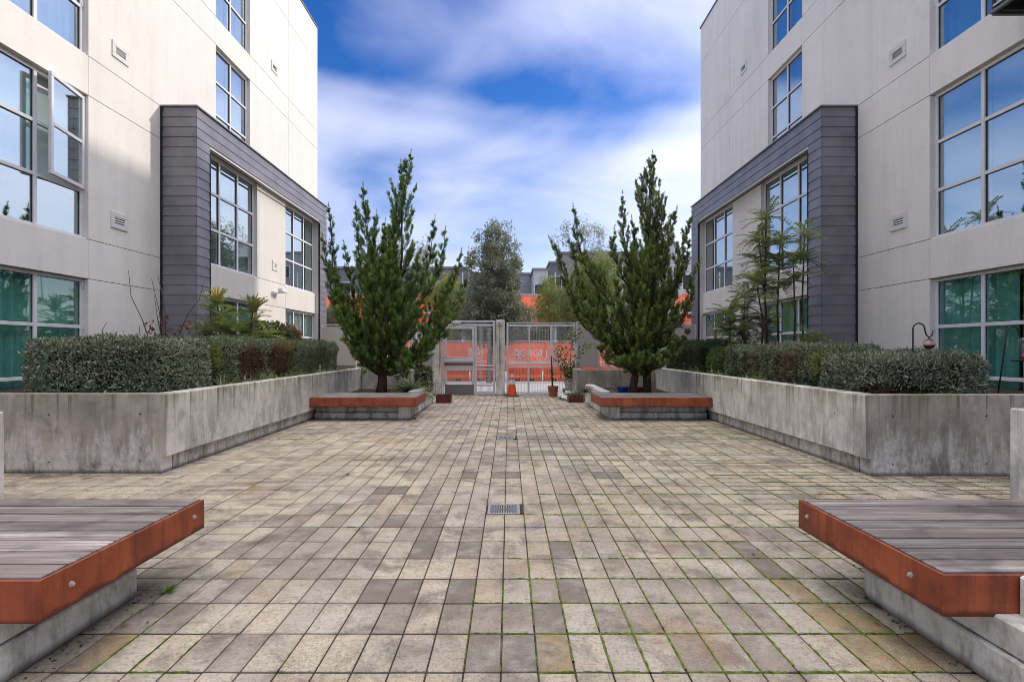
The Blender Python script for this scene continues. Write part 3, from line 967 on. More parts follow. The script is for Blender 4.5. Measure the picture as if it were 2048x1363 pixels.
# ------------------------------------------------------------------ concrete planters, kerbs
def boolean_holes(ob, holes, r=.014, depth=.035):
    """cut tie-rod holes: holes = [(point, axis)]"""
    mb = MB()
    for p, ax in holes:
        p = Vector(p); a = Vector(ax)
        mb.tube([p + a * .03, p - a * depth], [r * 1.15, r * .8], 10)
    me = mb.mesh('cutters'); c = bpy.data.objects.new('cutters', me); COL.objects.link(c)
    md = ob.modifiers.new('holes', 'BOOLEAN'); md.operation = 'DIFFERENCE'; md.object = c; md.solver = 'EXACT'
    dg = bpy.context.evaluated_depsgraph_get()
    ev = ob.evaluated_get(dg)
    nm = bpy.data.meshes.new_from_object(ev)
    ob.modifiers.remove(md)
    old = ob.data; ob.data = nm; nm.name = old.name
    bpy.data.objects.remove(c, do_unlink=True); bpy.data.meshes.remove(me)
PZ = .84
def planter(s, xin, y0, label, grp):
    t = empty('concrete_planter', (s * (xin + 1.5), y0 + 1, 0), label, 'planter', grp)
    th = .2
    prof = [(xin, .18), (xin, PZ - .01), (xin + .01, PZ), (6.98, PZ), (6.98, 0), (xin + .055, 0), (xin + .055, .18)]
    n_ = len(prof); V = [(s * a, yy, z) for yy in (y0, y0 + th) for a, z in prof]
    F = [tuple(range(n_)), tuple(range(2 * n_ - 1, n_ - 1, -1))] + [(k, n_ + k, n_ + (k + 1) % n_, (k + 1) % n_) for k in range(n_)]
    if s < 0: F = [f[::-1] for f in F]
    front = MB().add(V, F)
    front.mi = [1 if k - 2 in (0, 1, 5, 6) else 0 for k in range(len(F))]
    o = front.build('front_wall', [M['concrete'], M['concrete_pale']], t)
    holes = []
    for k in range(4):
        for z in (.62, .12):
            holes.append(((s * (xin + .28 + k * .82 + (.3 if k else 0) * .5), y0, z + random.uniform(-.01, .01)), (0, -1, 0)))
    boolean_holes(o, holes, .013)
    side = MB().box(s*xin, s*(xin + th), y0 + th, 14.0, .18, PZ, .008)
    o = side.build('side_wall', M['concrete_pale'], t)
    holes = []
    for k in range(7):
        holes.append(((s * xin, y0 + .55 + k * .86, .60 + random.uniform(-.02, .02)), (-s, 0, 0)))
        if k % 2: holes.append(((s * xin, y0 + .75 + k * .86, .72), (-s, 0, 0)))
    boolean_holes(o, holes, .012)
    MB().box(s*(xin + .055), s*(xin + th - .01), y0 + th - .01, 13.9, 0, .18).build('footing', M['concrete'], t)
    nz_ = 14
    sv = MB()
    ys = np.linspace(y0 + th - .005, 18.2, 40); xs = np.linspace(xin + th - .005, 6.98, 12)
    V = [(s * x, y, .765 + .03 * nz(x, y, 2.5, 3)) for y in ys for x in xs]
    F = []
    for a in range(len(ys) - 1):
        for b2 in range(len(xs) - 1):
            i = a * len(xs) + b2; q = (i, i + 1, i + len(xs) + 1, i + len(xs)); F.append(q if s > 0 else q[::-1])
    sv.add(V, F).build('soil', M['soil'], t, True)
    return t
planter(-1, 3.63, 5.83, 'left long concrete planter in front of the left block, holding hedges', 'long planters beside the paving')
planter(1, 3.70, 5.70, 'right long concrete planter in front of the right block, holding hedges and feeders', 'long planters beside the paving')
# near planters, only their corners reach into the frame
for s, x, yy, lb in ((-1, 3.83, 4.18, 'concrete wall end cut off by the left edge of the photo'), (1, 4.02, 4.42, 'concrete wall end cut off by the right edge of the photo')):
    w = MB().box(s*x, s*7, yy - .2, yy, 0, .845, .01).box(s*x, s*(x + .2), -2, yy - .2, 0, .845, .01).build('concrete_wall', M['concrete_pale'])
    tag(w, lb, 'wall', 'low concrete wall ends at the photo edges')

# tree pits behind the far benches
def pit(s, xe, label, grp):
    t = empty('tree_pit', (s * 2.7, 12, 0), label, 'planter', grp)
    MB().box(s*1.85, s*2.05, 11.16, 13.35, 0, .46, .012).box(s*1.85, s*2.05, 10.2, 11.16, 0, .262).build('kerb', M['concrete_pale'], t)
    if s > 0:
        MB().box(1.706, 3.695, 13.9, 14.1, 0, .795, .012).box(1.706, 1.9, 14.1, 15.4, 0, .795, .012).build('back_wall', M['concrete'], t)
        MB().box(1.9, 3.9, 14.1, 15.5, .5, .75).build('soil', M['soil'], t)
    else:
        MB().box(-xe, -3.625, 13.5, 13.7, 0, PZ - .03, .012).build('back_wall', M['concrete_pale'], t)
        MB().box(-2.25, -3.9, 13.7, 15.5, .5, .78).build('soil', M['soil'], t)
    MB().box(s*2.05, s*3.64, 10.55, 13.5 if s < 0 else 13.9, 0, .33).build('soil', M['soil'], t)
    return t
pit(-1, 1.90, 'left concrete tree pit with kerb holding a juniper and an agave', 'raised tree pits behind the far benches')
pit(1, 1.57, 'right concrete tree pit with kerb holding a two-stemmed juniper and glazed pots', 'raised tree pits behind the far benches')

# ------------------------------------------------------------------ benches
def bench(s, xi, xo, y0, y1, front, label, bolts, xfas=None):
    """plank deck with a corten fascia; front = -1 faces the viewer, +1 faces away. xfas: |x| where the near fascia stops"""
    t = empty('bench', (s * (xi + xo) / 2, (y0 + y1) / 2, 0), label, 'bench', 'corten edged plank benches')
    Z = .43
    n = 8; ft = .012
    dy = (y1 - y0 - 2 * ft - .012) / n
    for k in range(n):
        a = y0 + ft + .006 + dy * k
        mb = MB().box(s*(xi + ft + .006), s*xo, a + .0075, a + dy - .0075, Z - .035 + .004, Z + .006 + random.gauss(0, .001), .003)
        mb.build('plank', M['wood'], t)
    bot = Z - .165
    xf = xfas if xfas else xo
    MB().box(s*xi, s*(xf if front < 0 else xo), y0, y0 + ft, bot, Z, .002).build('front_fascia', M['corten'], t)
    MB().box(s*xi, s*(xi + ft), y0 + ft, y1 - ft, bot, Z, .002).build('side_fascia', M['corten'], t)
    MB().box(s*xi, s*xo, y1 - ft, y1, bot, Z, .002).build('rear_fascia', M['corten'], t)
    MB().box(s*(xi + .02), s*xo, y0 + .02, y1 - .02, Z - .06, Z - .032).build('subframe', M['iron'], t)
    # concrete base in two courses
    if front < 0:
        MB().box(s*1.86, s*xo, 10.30, 11.1, .135, bot + .012, .006).box(s*1.86, s*xo, 10.245, 11.1, 0, .13, .01).build('base', M['concrete'], t)
    else:
        MB().box(s*(xi + .20), s*xo, y0 - 1.6, 3.05, .155, bot + .012, .008).box(s*(xi + .185), s*xo, y0 - 1.5, 2.94, 0, .15, .008).build('base', M['concrete_pale'], t)
        MB().box(s*xf, s*(xf + .2), y0 - 2.0, y0 - .003, .15, Z + .004, .01).build('kerb', M['concrete_pale'], t)
    for (yy, zz) in bolts:
        b = MB()
        b.tube([(s*(xi + .002), yy, zz), (s*(xi - .004), yy, zz)], .0125, 14).tube([(s*(xi - .004), yy, zz), (s*(xi - .013), yy, zz)], .0078, 6)
        b.build('bolt', M['bolt'], t)
    return t
bench(-1, 1.80, 3.9, 2.11, 3.25, 1, 'near left bench with damp planks and rusty steel edge', [(2.26, .355), (3.14, .36)], 2.06)
bench(1, 1.71, 4.0, 2.165, 3.25, 1, 'near right bench with dry grey planks and rusty steel edge', [(2.34, .36), (3.15, .36)], 2.0)
bench(-1, 1.69, 3.62, 9.98, 11.15, -1, 'far left bench with rusty steel edge under the left juniper', [])
bench(1, 1.66, 3.69, 9.98, 11.15, -1, 'far right bench with rusty steel edge under the right juniper', [])
# corten planting boxes at the kerb ends
def corten_box(x, y, label):
    t = empty('planter_box', (x, y, 0), label, 'planter box', 'small corten boxes at the kerb ends')
    a, h = .18, .19
    MB().box(x-a, x+a, y-a, y-a+.008, 0, h).box(x-a, x+a, y+a-.008, y+a, 0, h).box(x-a, x-a+.008, y-a+.008, y+a-.008, 0, h).box(x+a-.008, x+a, y-a+.008, y+a-.008, 0, h).build('box_side', M['corten'], t)
    MB().box(x-a+.008, x+a-.008, y-a+.008, y+a-.008, .02, h - .03).build('soil', M['soil'], t)
corten_box(-1.60, 13.55, 'small rusty steel box of bare soil beside the left kerb')
corten_box(1.64, 13.62, 'small rusty steel box beside the right kerb, pale gravel on top')
# ------------------------------------------------------------------ hedges
def lerp_col(a, b, t):
    a = np.array(a); b = np.array(b); t = np.asarray(t).reshape(-1, 1)
    return a + (b - a) * t

def vnoise(p, f, seed=0):
    """smooth pseudo noise on (n,3) points, about -1..1"""
    q = p * f + seed
    return (np.sin(q[:, 0] * 1.7 + 1.3 * np.sin(q[:, 1] * 1.1 + seed)) + np.sin(q[:, 1] * 1.9 + 1.1 * np.sin(q[:, 2] * 1.3)) + np.sin(q[:, 2] * 2.1 + 1.2 * np.sin(q[:, 0] * .9))) / 3

def rounded_box_points(n, lo, hi, rr):
    """points and normals on a rounded box (bottom left out)"""
    lo = np.array(lo); hi = np.array(hi); ctr = (lo + hi) / 2; half = (hi - lo) / 2
    areas = np.array([half[1]*half[2], half[1]*half[2], half[0]*half[2], half[0]*half[2], half[0]*half[1]])
    f = rng.choice(5, size=n, p=areas / areas.sum())
    u = rng.uniform(-1, 1, (n, 3))
    ax = np.array([0, 0, 1, 1, 2])[f]; sg = np.array([-1, 1, -1, 1, 1])[f]
    u[np.arange(n), ax] = sg
    p = u * half
    inner = np.clip(p, -(half - rr), half - rr)
    inner[:, 2] = np.minimum(p[:, 2], half[2] - rr)
    d = p - inner
    nn = unit(d + 1e-9)
    q = inner + nn * rr
    return q + ctr, nn

def hedge(name, label, lo, hi, density, leaf, colA, colB, patches=(), rr=.16, bump=.05, group=None, seed=0, cat='hedge'):
    lo = np.array(lo, float); hi = np.array(hi, float)
    t = empty(name, ((lo[0]+hi[0])/2, (lo[1]+hi[1])/2, lo[2]), label, cat, group)
    size = hi - lo
    area = 2 * size[1]*size[2] + 2 * size[0]*size[2] + size[0]*size[1]
    n = int(area * density)
    p, nn = rounded_box_points(n, lo, hi, min(rr, size.min() * .45))
    dis = vnoise(p, 3.1, seed) * bump * .8 + vnoise(p, 8.0, seed + 3) * bump * .45 + vnoise(p, 19.0, seed + 5) * bump * .3
    depth = np.abs(rng.normal(0, .035, n))
    stray = (rng.random(n) < .025) * rng.uniform(0, .07, n)
    p = p + nn * (dis - depth + stray)[:, None]
    d = nn * .55 + np.array([0, 0, .45]) + rng.normal(size=(n, 3)) * .62
    mixv = np.clip(rng.random(n) ** 1.7 + .16 * vnoise(p, 2.2, seed + 7), 0, 1)
    col = lerp_col(colA, colB, mixv)
    L = rng.uniform(.75, 1.25, n) * leaf[0]; W = rng.uniform(.75, 1.2, n) * leaf[1]
    for (c, r, pc, kind) in patches:
        dd = np.linalg.norm((p - np.array(c)) / np.array(r), axis=1) + rng.normal(0, .12, n)
        m = dd < 1
        k = m.sum()
        col[m] = np.array(pc) * rng.uniform(.6, 1.4, (k, 1))
        if kind == 'dead':
            L[m] *= 1.7; W[m] *= .32
            d[m] = rng.normal(size=(k, 3)) + nn[m] * .4
            p[m] -= nn[m] * rng.uniform(.02, .1, (k, 1))
        elif kind == 'fresh':
            L[m] *= 1.15; W[m] *= .7; d[m] += np.array([0, 0, .8])
            p[m] += nn[m] * rng.uniform(0, .05, (k, 1))
    V, F = leaves_np(p, d, L, W)
    fo = link('foliage', np_mesh('foliage', V, F, np.clip(col, .003, .6), M['leaf']), None, t)
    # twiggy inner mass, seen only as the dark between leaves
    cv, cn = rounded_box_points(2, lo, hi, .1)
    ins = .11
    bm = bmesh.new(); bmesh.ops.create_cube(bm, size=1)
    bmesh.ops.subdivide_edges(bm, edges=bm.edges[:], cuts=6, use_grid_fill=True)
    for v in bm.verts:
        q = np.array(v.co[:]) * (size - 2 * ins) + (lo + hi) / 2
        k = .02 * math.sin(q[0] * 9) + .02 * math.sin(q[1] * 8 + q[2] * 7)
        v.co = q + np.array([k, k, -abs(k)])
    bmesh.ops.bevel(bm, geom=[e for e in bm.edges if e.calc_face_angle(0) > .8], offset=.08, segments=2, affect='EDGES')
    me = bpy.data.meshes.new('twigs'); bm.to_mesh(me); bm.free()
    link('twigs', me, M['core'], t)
    return t

GA, GB = (.080, .10, .064), (.52, .56, .46)          # grey-green clipped shrub; pale end brightened to paint in the leaves' glossy sheen
BROWN = (.20, .11, .065)
hg = 'clipped grey-green hedges in the long planters'
SZ = .76
hedge('hedge', 'rounded front hedge block at the near end of the left planter', (-5.42, 6.08, SZ), (-3.95, 7.35, 1.43), 4300, (.044, .017), GA, GB, (), .15, .045, hg, 1)
hedge('hedge', 'left hedge running back along the planter, with two dead brown patches', (-5.0, 7.45, SZ), (-4.08, 13.2, 1.46), 3000, (.046, .018), GA, (.36, .41, .28),
      [((-4.08, 8.75, 1.08), (.28, .5, .30), BROWN, 'dead'), ((-4.08, 9.85, 1.1), (.3, .55, .36), (.17, .085, .055), 'dead'), ((-4.3, 10.4, 1.35), (.3, .4, .25), (.20, .17, .04), 'dead')], .14, .05, hg, 2)
hedge('shrub', 'bright yellow-green shrub squeezed between the two left hedges', (-4.55, 7.25, 1.05), (-4.0, 7.7, 1.44), 1500, (.06, .014), (.10, .135, .03), (.27, .31, .08), (), .2, .07, None, 3, 'shrub')
hedge('hedge', 'rounded front hedge block at the near end of the right planter', (4.02, 5.95, SZ), (5.24, 7.2, 1.27), 4300, (.048, .017), GA, (.42, .46, .38), [((4.05, 6.0, .8), (.6, .3, .12), (.13, .095, .065), 'dead')], .15, .045, hg, 4)
hedge('hedge', 'right hedge running back along the planter, with a brown twiggy patch', (4.14, 7.45, SZ), (5.1, 10.6, 1.36), 3000, (.046, .018), GA, (.40, .44, .31),
      [((4.14, 8.35, 1.05), (.3, .34, .3), (.24, .16, .11), 'dead'), ((4.14, 9.5, 1.05), (.3, .4, .3), (.22, .19, .12), 'dead')], .14, .06, hg, 5)
hedge('shrub', 'small yellow-green shrub sprouting from the right hedge', (4.08, 7.2, .95), (4.4, 7.55, 1.26), 1100, (.065, .016), (.12, .14, .04), (.30, .31, .11), (), .15, .08, None, 6, 'shrub')
hedge('hedge', 'bright leafy round bush at the middle of the right planter', (4.12, 10.55, SZ), (5.0, 11.6, 1.38), 3000, (.05, .022), (.045, .08, .025), (.22, .32, .09), (), .3, .07, hg, 7)
hedge('hedge', 'dark green hedge end beside the right juniper', (4.0, 11.65, SZ), (5.2, 14.2, 1.46), 2800, (.045, .018), (.03, .045, .022), (.10, .14, .065), (), .2, .07, hg, 8)

def grass_tuft(x, y, z, h, n, label, group, cA=(.10, .15, .05), cB=(.34, .38, .20)):
    pos = np.zeros((n, 3)); pos[:, 0] = x + rng.normal(0, .03, n); pos[:, 1] = y + rng.normal(0, .05, n); pos[:, 2] = z
    ang = rng.uniform(0, 6.283, n); out = rng.uniform(.2, 1.1, n)
    d0 = np.stack([np.cos(ang) * out, np.sin(ang) * out, np.ones(n)], 1); d0 = unit(d0)
    seg = 4; V = []; F = []
    L = rng.uniform(.7, 1.2, n) * h; w = rng.uniform(.004, .008, n)
    side = unit(np.cross(d0, np.array([0, 0, 1.0])))
    allV = np.empty((n, (seg + 1) * 2, 3)); p = pos.copy(); d = d0.copy()
    for k in range(seg + 1):
        ww = (w * (1 - (k / seg) ** 2 * .9))[:, None]
        allV[:, 2*k] = p - side * ww; allV[:, 2*k+1] = p + side * ww
        p = p + d * (L / seg)[:, None]; d = unit(d + np.array([0, 0, -.32]) + np.stack([np.cos(ang), np.sin(ang), 0*ang], 1) * .12)
    base = (np.arange(n) * (seg + 1) * 2)[:, None, None]
    q = np.array([[2*k, 2*k+1, 2*k+3, 2*k+2] for k in range(seg)])[None]
    F = (base + q).reshape(-1, 4)
    col = np.repeat(lerp_col(cA, cB, rng.random(n)), seg, 0)
    o = link('grass_tuft', np_mesh('grass_tuft', allV.reshape(-1, 3), F, col, M['leaf']), None, None)
    tag(o, label, 'grass', group)
    return o
for k, yy in enumerate((7.6, 8.3, 9.0, 9.3, 9.9, 10.5, 11.3, 11.9, 12.3)):
    grass_tuft(-3.93 + random.uniform(-.04, .04), yy, SZ, random.uniform(.22, .32), 46, 'pale strappy grass tuft between the left hedge and its planter wall', 'grass tufts along the left planter wall')
for k, yy in enumerate((8.8, 9.2, 10.2, 10.9, 11.6, 12.1)):
    grass_tuft(4.0 + random.uniform(-.04, .04), yy, SZ, random.uniform(.2, .3), 40, 'pale strappy grass tuft between the right hedge and its planter wall', 'grass tufts along the right planter wall')

# ------------------------------------------------------------------ junipers
def bez(a, b, c, n):
    t = np.linspace(0, 1, n)[:, None]
    a, b, c = (np.array(v, float) for v in (a, b, c))
    return (1 - t)**2 * a + 2 * t * (1 - t) * b + t * t * c

def juniper(label, trunks, limbs, seed, colA, colB, curl, blade, per, dens, wmul, twist=1.0):
    """limbs: (start xyz, tip xyz, plume radius, bow)"""
    r = np.random.default_rng(seed)
    t = empty('juniper_tree', trunks[0][0], label, 'tree', 'twisted junipers behind the far benches')
    wood = MB()
    for pts, rads in [([tr[0]] + tr[1], tr[2]) for tr in trunks]:
        wood.tube(pts, rads, 9)
    PP, DD, LL, WW, CC = [], [], [], [], []
    UP = np.array([0, 0, 1.0])
    for (s0, tip, plume, bow) in limbs:
        s0 = np.array(s0); tip = np.array(tip)
        v = tip - s0; L = np.linalg.norm(v)
        hor = np.array([v[0], v[1], 0])
        ctrl = s0 + hor * (.5 + bow) + np.array([0, 0, v[2] * (.5 - bow)])
        n = 20
        pts = bez(s0, ctrl, tip, n)
        # limbs twist as they climb
        tq = np.linspace(0, 1, n); ph = r.uniform(0, 6.28)
        lat = unit(np.cross(v, r.normal(size=3))); lat2 = np.cross(v / L, lat)
        amp = .030 * L * np.sin(tq * np.pi) ** .6 * twist
        pts += lat * (amp * np.sin(tq * 7.5 + ph))[:, None] + lat2 * (amp * np.cos(tq * 6.2 + ph))[:, None]
        pts[1:-1] += r.normal(0, .014, (n - 2, 3))
        wood.tube([tuple(p) for p in pts], list(np.linspace(.026 + .005 * L, .004, n)), 5)
        # side branches, longest low down, all sweeping upwards
        ns = int(L * dens) + 8
        tt = np.linspace(.16, 1.0, ns) + r.normal(0, .01, ns); tt = np.clip(tt, .08, .999)
        idx = np.minimum((tt * (n - 1)).astype(int), n - 2); fr = (tt * (n - 1) - idx)[:, None]
        b0 = pts[idx] * (1 - fr) + pts[idx + 1] * fr
        tan = unit(pts[idx + 1] - pts[idx])
        ang = np.arange(ns) * 2.399 + r.normal(0, .4, ns)
        ref = unit(np.cross(tan, np.array([.3, .9, .2]))); bi = np.cross(tan, ref)
        radial = ref * np.cos(ang)[:, None] + bi * np.sin(ang)[:, None]
        low = np.clip((tt - .12) / .30, .15, 1)
        slen = (plume * (1 - tt) ** .8 * low * r.uniform(.5, 1.3, ns)) + .10 * (1 - tt) ** .5 + .028
        sd = unit(tan * 1.0 + radial * .62 + UP * .30)
        # pointed leader at the very tip
        tdir = unit(pts[-1] - pts[-3]) + UP * .25; tdir = tdir / np.linalg.norm(tdir)
        m_ = 46; uu = r.random(m_)
        PP.append(pts[-1] - tdir * .10 + tdir * (uu * .30)[:, None] + r.normal(0, .016, (m_, 3)) * (1.05 - uu)[:, None])
        DD.append(unit(tdir + r.normal(0, .30, (m_, 3)))); LL.append(r.uniform(.035, .06, m_)); WW.append(np.full(m_, .011))
        CC.append(lerp_col(colA, colB, np.clip(.25 + .4 * uu, 0, 1)))
        for k in range(ns):
            shade_ = r.normal(0, .10)
            nb = int(slen[k] * 44) + 4
            u1 = r.uniform(.12, 1.0, nb) ** .8
            q = b0[k] + sd[k] * (u1 * slen[k])[:, None] + UP * (curl * .30 * slen[k] * u1 ** 2)[:, None]
            stan = unit(sd[k] + UP * (curl * .6 * u1)[:, None])
            rd = unit(np.cross(stan, r.normal(size=(nb, 3))))
            bd = unit(stan * 1.0 + rd * .62 * (1.15 - .7 * u1)[:, None] + UP * .12)
            bl = r.uniform(.06, .14, nb) * (1.2 - .75 * u1) * wmul * min(1.0, .35 + slen[k] * 5)
            u = np.linspace(.05, 1, per)[None, :, None]
            base = q[:, None] + bd[:, None] * (u * bl[:, None, None]) + r.normal(0, .007 * wmul, (nb, per, 3))
            bdir = unit(bd[:, None] + UP * curl * .2 + r.normal(0, .34, base.shape))
            tone = np.clip(.05 + .55 * u1[:, None] ** 1.6 + .38 * u[:, :, 0] ** 1.5 * u1[:, None] + r.normal(0, .14, (nb, per)) + shade_, 0, 1)  # yellower tips; inner shade and bright ends are painted into the tint
            m_ = nb * per
            PP.append(base.reshape(-1, 3)); DD.append(bdir.reshape(-1, 3))
            LL.append(r.uniform(.7, 1.3, m_) * blade[0]); WW.append(r.uniform(.8, 1.2, m_) * blade[1])
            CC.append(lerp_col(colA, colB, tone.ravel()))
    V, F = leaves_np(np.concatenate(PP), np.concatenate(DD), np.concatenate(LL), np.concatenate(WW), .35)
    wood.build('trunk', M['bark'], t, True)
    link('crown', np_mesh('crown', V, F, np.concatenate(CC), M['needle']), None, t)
    return t

def limb_set(base, Y, tips, rnd, nfill, box, plume_fill, kb=1.0):
    """explicit silhouette limbs from photo tips plus fill limbs inside the crown"""
    out = []
    for (px, py, dep, pl, h0, bow) in tips:
        tip = P(px, py, Y); k = (Y + dep) / Y
        tip = np.array([tip.x * k, Y + dep, CAM_H + (tip.z - CAM_H) * k])
        out.append(((base[0] + rnd.uniform(-.05, .05) + (tip[0] - base[0]) * .06, base[1] + dep * .06, base[2] + max(h0 + .12, .48)), tip, pl, bow * kb))
    for _ in range(nfill):
        x0, x1, y0, y1 = box(rnd)
        px = rnd.uniform(x0, x1); py = rnd.uniform(y0, y1)
        dep = rnd.uniform(-1.0, 1.0) * (1 if py > 480 else .5)
        tip = P(px, py, Y); k = (Y + dep) / Y
        tip = np.array([tip.x * k, Y + dep, CAM_H + (tip.z - CAM_H) * k])
        out.append(((base[0] + (tip[0] - base[0]) * .08, base[1] + dep * .08, base[2] + rnd.uniform(.5, .9)), tip, plume_fill * rnd.uniform(.8, 1.2), rnd.uniform(.08, .28) * kb))
    return out

JY = 11.75
lb = P(762, 782, JY); lb = (lb.x, JY, .30)
ltips = [(820, 318, 0, 1.25, .6, .10), (802, 338, .12, .5, .7, .08), (727, 384, .05, .85, .45, .22), (712, 420, .2, .45, .4, .24),
         (658, 424, .1, .42, .30, .34), (646, 484, -.2, .36, .28, .36), (690, 500, .3, .4, .3, .3), (676, 560, -.3, .38, .25, .36), (664, 590, .1, .34, .22, .4),
         (752, 440, -.25, .5, .45, .2), (770, 455, .2, .45, .5, .15), (868, 450, .2, .5, .45, .2), (889, 470, -.1, .42, .4, .26), (920, 515, 0, .36, .34, .34), (905, 570, -.3, .4, .3, .36), (932, 566, .25, .34, .3, .38), (898, 625, -.35, .38, .24, .42),
         (868, 675, -.4, .34, .2, .45), (700, 650, -.35, .36, .2, .42), (850, 715, -.4, .28, .18, .45), (724, 700, -.45, .28, .18, .4), (818, 735, -.6, .24, .16, .35),
         (795, 540, -.6, .55, .3, .15), (835, 520, -.5, .55, .35, .2), (745, 560, -.6, .5, .3, .2), (780, 610, -.8, .45, .25, .12), (835, 610, -.75, .45, .25, .25), (735, 620, -.75, .42, .25, .25)]
rl = random.Random(5)
lb_limbs = limb_set(lb, JY, ltips, rl, 12, lambda q: ((700, 885, 500, 640) if q.random() < .6 else (735, 860, 430, 560)), .42, .6)
juniper('left juniper with two feathery spires and upswept dark green branches', [(lb, [(lb[0] + .03, JY, .62), (lb[0] + .02, JY, .95), (lb[0] + .12, JY, 1.7)], [.14, .10, .085, .05])], lb_limbs, 21,
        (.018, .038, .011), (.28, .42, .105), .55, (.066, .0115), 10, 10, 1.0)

rb1 = P(1264, 782, JY); rb2 = P(1296, 782, JY)
rb1 = (rb1.x, JY - .05, .30); rb2 = (rb2.x, JY + .1, .30)
rc = (rb1[0] + .18, JY, .3)
rtips = [(1304, 320, 0, 1.30, .7, .03), (1290, 350, .1, .55, .8, .02), (1322, 410, -.2, .8, .6, .08), (1246, 402, .1, .5, .5, .14), (1228, 470, -.1, .42, .45, .2),
         (1148, 426, .1, .42, .4, .24), (1140, 488, -.1, .40, .35, .27), (1104, 488, .05, .34, .3, .34), (1125, 560, -.25, .36, .26, .36), (1172, 520, .25, .4, .35, .27), (1160, 600, -.3, .36, .25, .36),
         (1382, 442, .1, .38, .9, .24), (1378, 488, -.1, .36, .7, .28), (1350, 430, .2, .38, .85, .16), (1396, 534, 0, .32, .5, .36), (1360, 560, .2, .36, .5, .32), (1352, 640, -.2, .32, .3, .42), (1366, 680, .1, .30, .2, .5),
         (1186, 660, -.4, .36, .2, .42), (1200, 700, -.55, .34, .18, .46), (1238, 728, -.7, .30, .18, .4), (1320, 728, -.6, .32, .18, .4), (1345, 712, -.4, .32, .18, .46), (1280, 720, -.8, .30, .2, .2),
         (1272, 560, -.6, .5, .4, .1), (1302, 500, -.5, .55, .5, .08), (1240, 610, -.7, .42, .3, .18), (1312, 620, -.75, .45, .3, .15), (1285, 650, -.85, .4, .25, .12), (1265, 450, .3, .45, .6, .1), (1335, 560, -.45, .4, .4, .2)]
rb_limbs = limb_set(rc, JY, rtips, rl, 12, lambda q: ((1215, 1345, 510, 690) if q.random() < .7 else (1250, 1330, 420, 560)), .4, .25)
juniper('right juniper with one tall twisted spire, long side arms and two trunks',
        [(rb1, [(rb1[0] + .02, JY - .05, .55), (rb1[0] + .1, JY, .9), (rb1[0] + .15, JY, 1.5)], [.105, .085, .075, .05]), (rb2, [(rb2[0] + .01, JY + .1, .55), (rb2[0] - .02, JY + .05, .95), (rb2[0], JY, 2.2)], [.105, .09, .085, .05])],
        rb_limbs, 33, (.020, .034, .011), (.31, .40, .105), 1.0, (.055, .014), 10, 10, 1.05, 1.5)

# ------------------------------------------------------------------ broadleaf trees beyond the gate
def leafy_tree(name, label, base, trunk_pts, trunk_r, lobes, n_clump, per, spread, leaf, colA, colB, seed, group, droop=0.0, bark='bark_grey', narrow=False):
    r = np.random.default_rng(seed)
    t = empty(name, base, label, 'tree', group)
    mb = MB(); mb.tube([base] + trunk_pts, list(np.linspace(trunk_r, trunk_r * .5, len(trunk_pts) + 1)), 8)
    top = np.array(trunk_pts[-1])
    lob = np.array([l[:3] for l in lobes]); rad_ = np.array([l[3:6] for l in lobes])
    vol = rad_.prod(1); pick = r.choice(len(lobes), n_clump, p=vol / vol.sum())
    u = unit(r.normal(size=(n_clump, 3))) * (r.uniform(.15, 1, (n_clump, 1)) ** .45)
    c = lob[pick] + u * rad_[pick] * (1 + .18 * np.sin(u[:, :1] * 9 + seed) + .12 * np.sin(u[:, 2:3] * 13))
    for k in range(0, n_clump, max(1, n_clump // 34)):
        a = np.array(trunk_pts[r.integers(len(trunk_pts))]); m = (a + c[k]) / 2 + r.normal(0, .1, 3)
        mb.tube([tuple(a), tuple(m), tuple(c[k])], [trunk_r * .3, trunk_r * .16, .006], 4)
    sz = r.uniform(.6, 1.3, (n_clump, 1, 1)) * spread
    p = c[:, None] + r.normal(size=(n_clump, per, 3)) * sz
    d = r.normal(size=p.shape) + np.array([0, 0, -droop]) + unit(p - c[:, None]) * .5
    shade = np.clip(.5 + .22 * r.normal(size=(n_clump, 1)) + .25 * r.normal(size=(n_clump, per)), 0, 1)
    V, F = leaves_np(p.reshape(-1, 3), d.reshape(-1, 3), r.uniform(.7, 1.25, n_clump * per) * leaf[0], r.uniform(.7, 1.25, n_clump * per) * leaf[1])
    mb.build('trunk', M[bark], t, True)
    link('crown', np_mesh('crown', V, F, lerp_col(colA, colB, shade.ravel()), M['leaf']), None, t)
    return t
def lob(px, py, Y, rx, rz, ry=None):
    c = P(px, py, Y); return (c.x, c.y, c.z, rx * Y / FPX, (ry or rx) * Y / FPX, rz * Y / FPX)
tg = 'street trees beyond the gate'
Y = 23.0
tb = P(978, 770, Y)
leafy_tree('street_tree', 'tall dark dense street tree right behind the gate', (tb.x, Y, -.2), [(tb.x + .05, Y, 1.2), (tb.x, Y, 2.6), (tb.x + .1, Y, 4.6)], .13,
           [lob(990, 480, Y, 34, 36), lob(995, 540, Y, 52, 60), lob(985, 600, Y, 66, 46), lob(975, 640, Y, 66, 44), lob(1025, 640, Y, 48, 38), lob(945, 520, Y, 14, 10)], 1000, 52, .10, (.10, .048), (.05, .06, .045), (.30, .32, .25), 3, tg)
Y = 30.0
tb = P(1140, 700, Y)
leafy_tree('willow_tree', 'fresh green willowy tree right of the street tree', (tb.x, Y, -.2), [(tb.x, Y, 1.4), (tb.x - .2, Y, 3.0)], .1,
           [lob(1125, 610, Y, 50, 40), lob(1165, 630, Y, 50, 44), lob(1200, 590, Y, 40, 46), lob(1090, 625, Y, 26, 34), lob(1180, 560, Y, 40, 46), lob(1095, 585, Y, 20, 30), lob(1215, 540, Y, 30, 40)], 760, 46, .18, (.16, .032), (.09, .12, .02), (.30, .34, .10), 4, tg, .9)
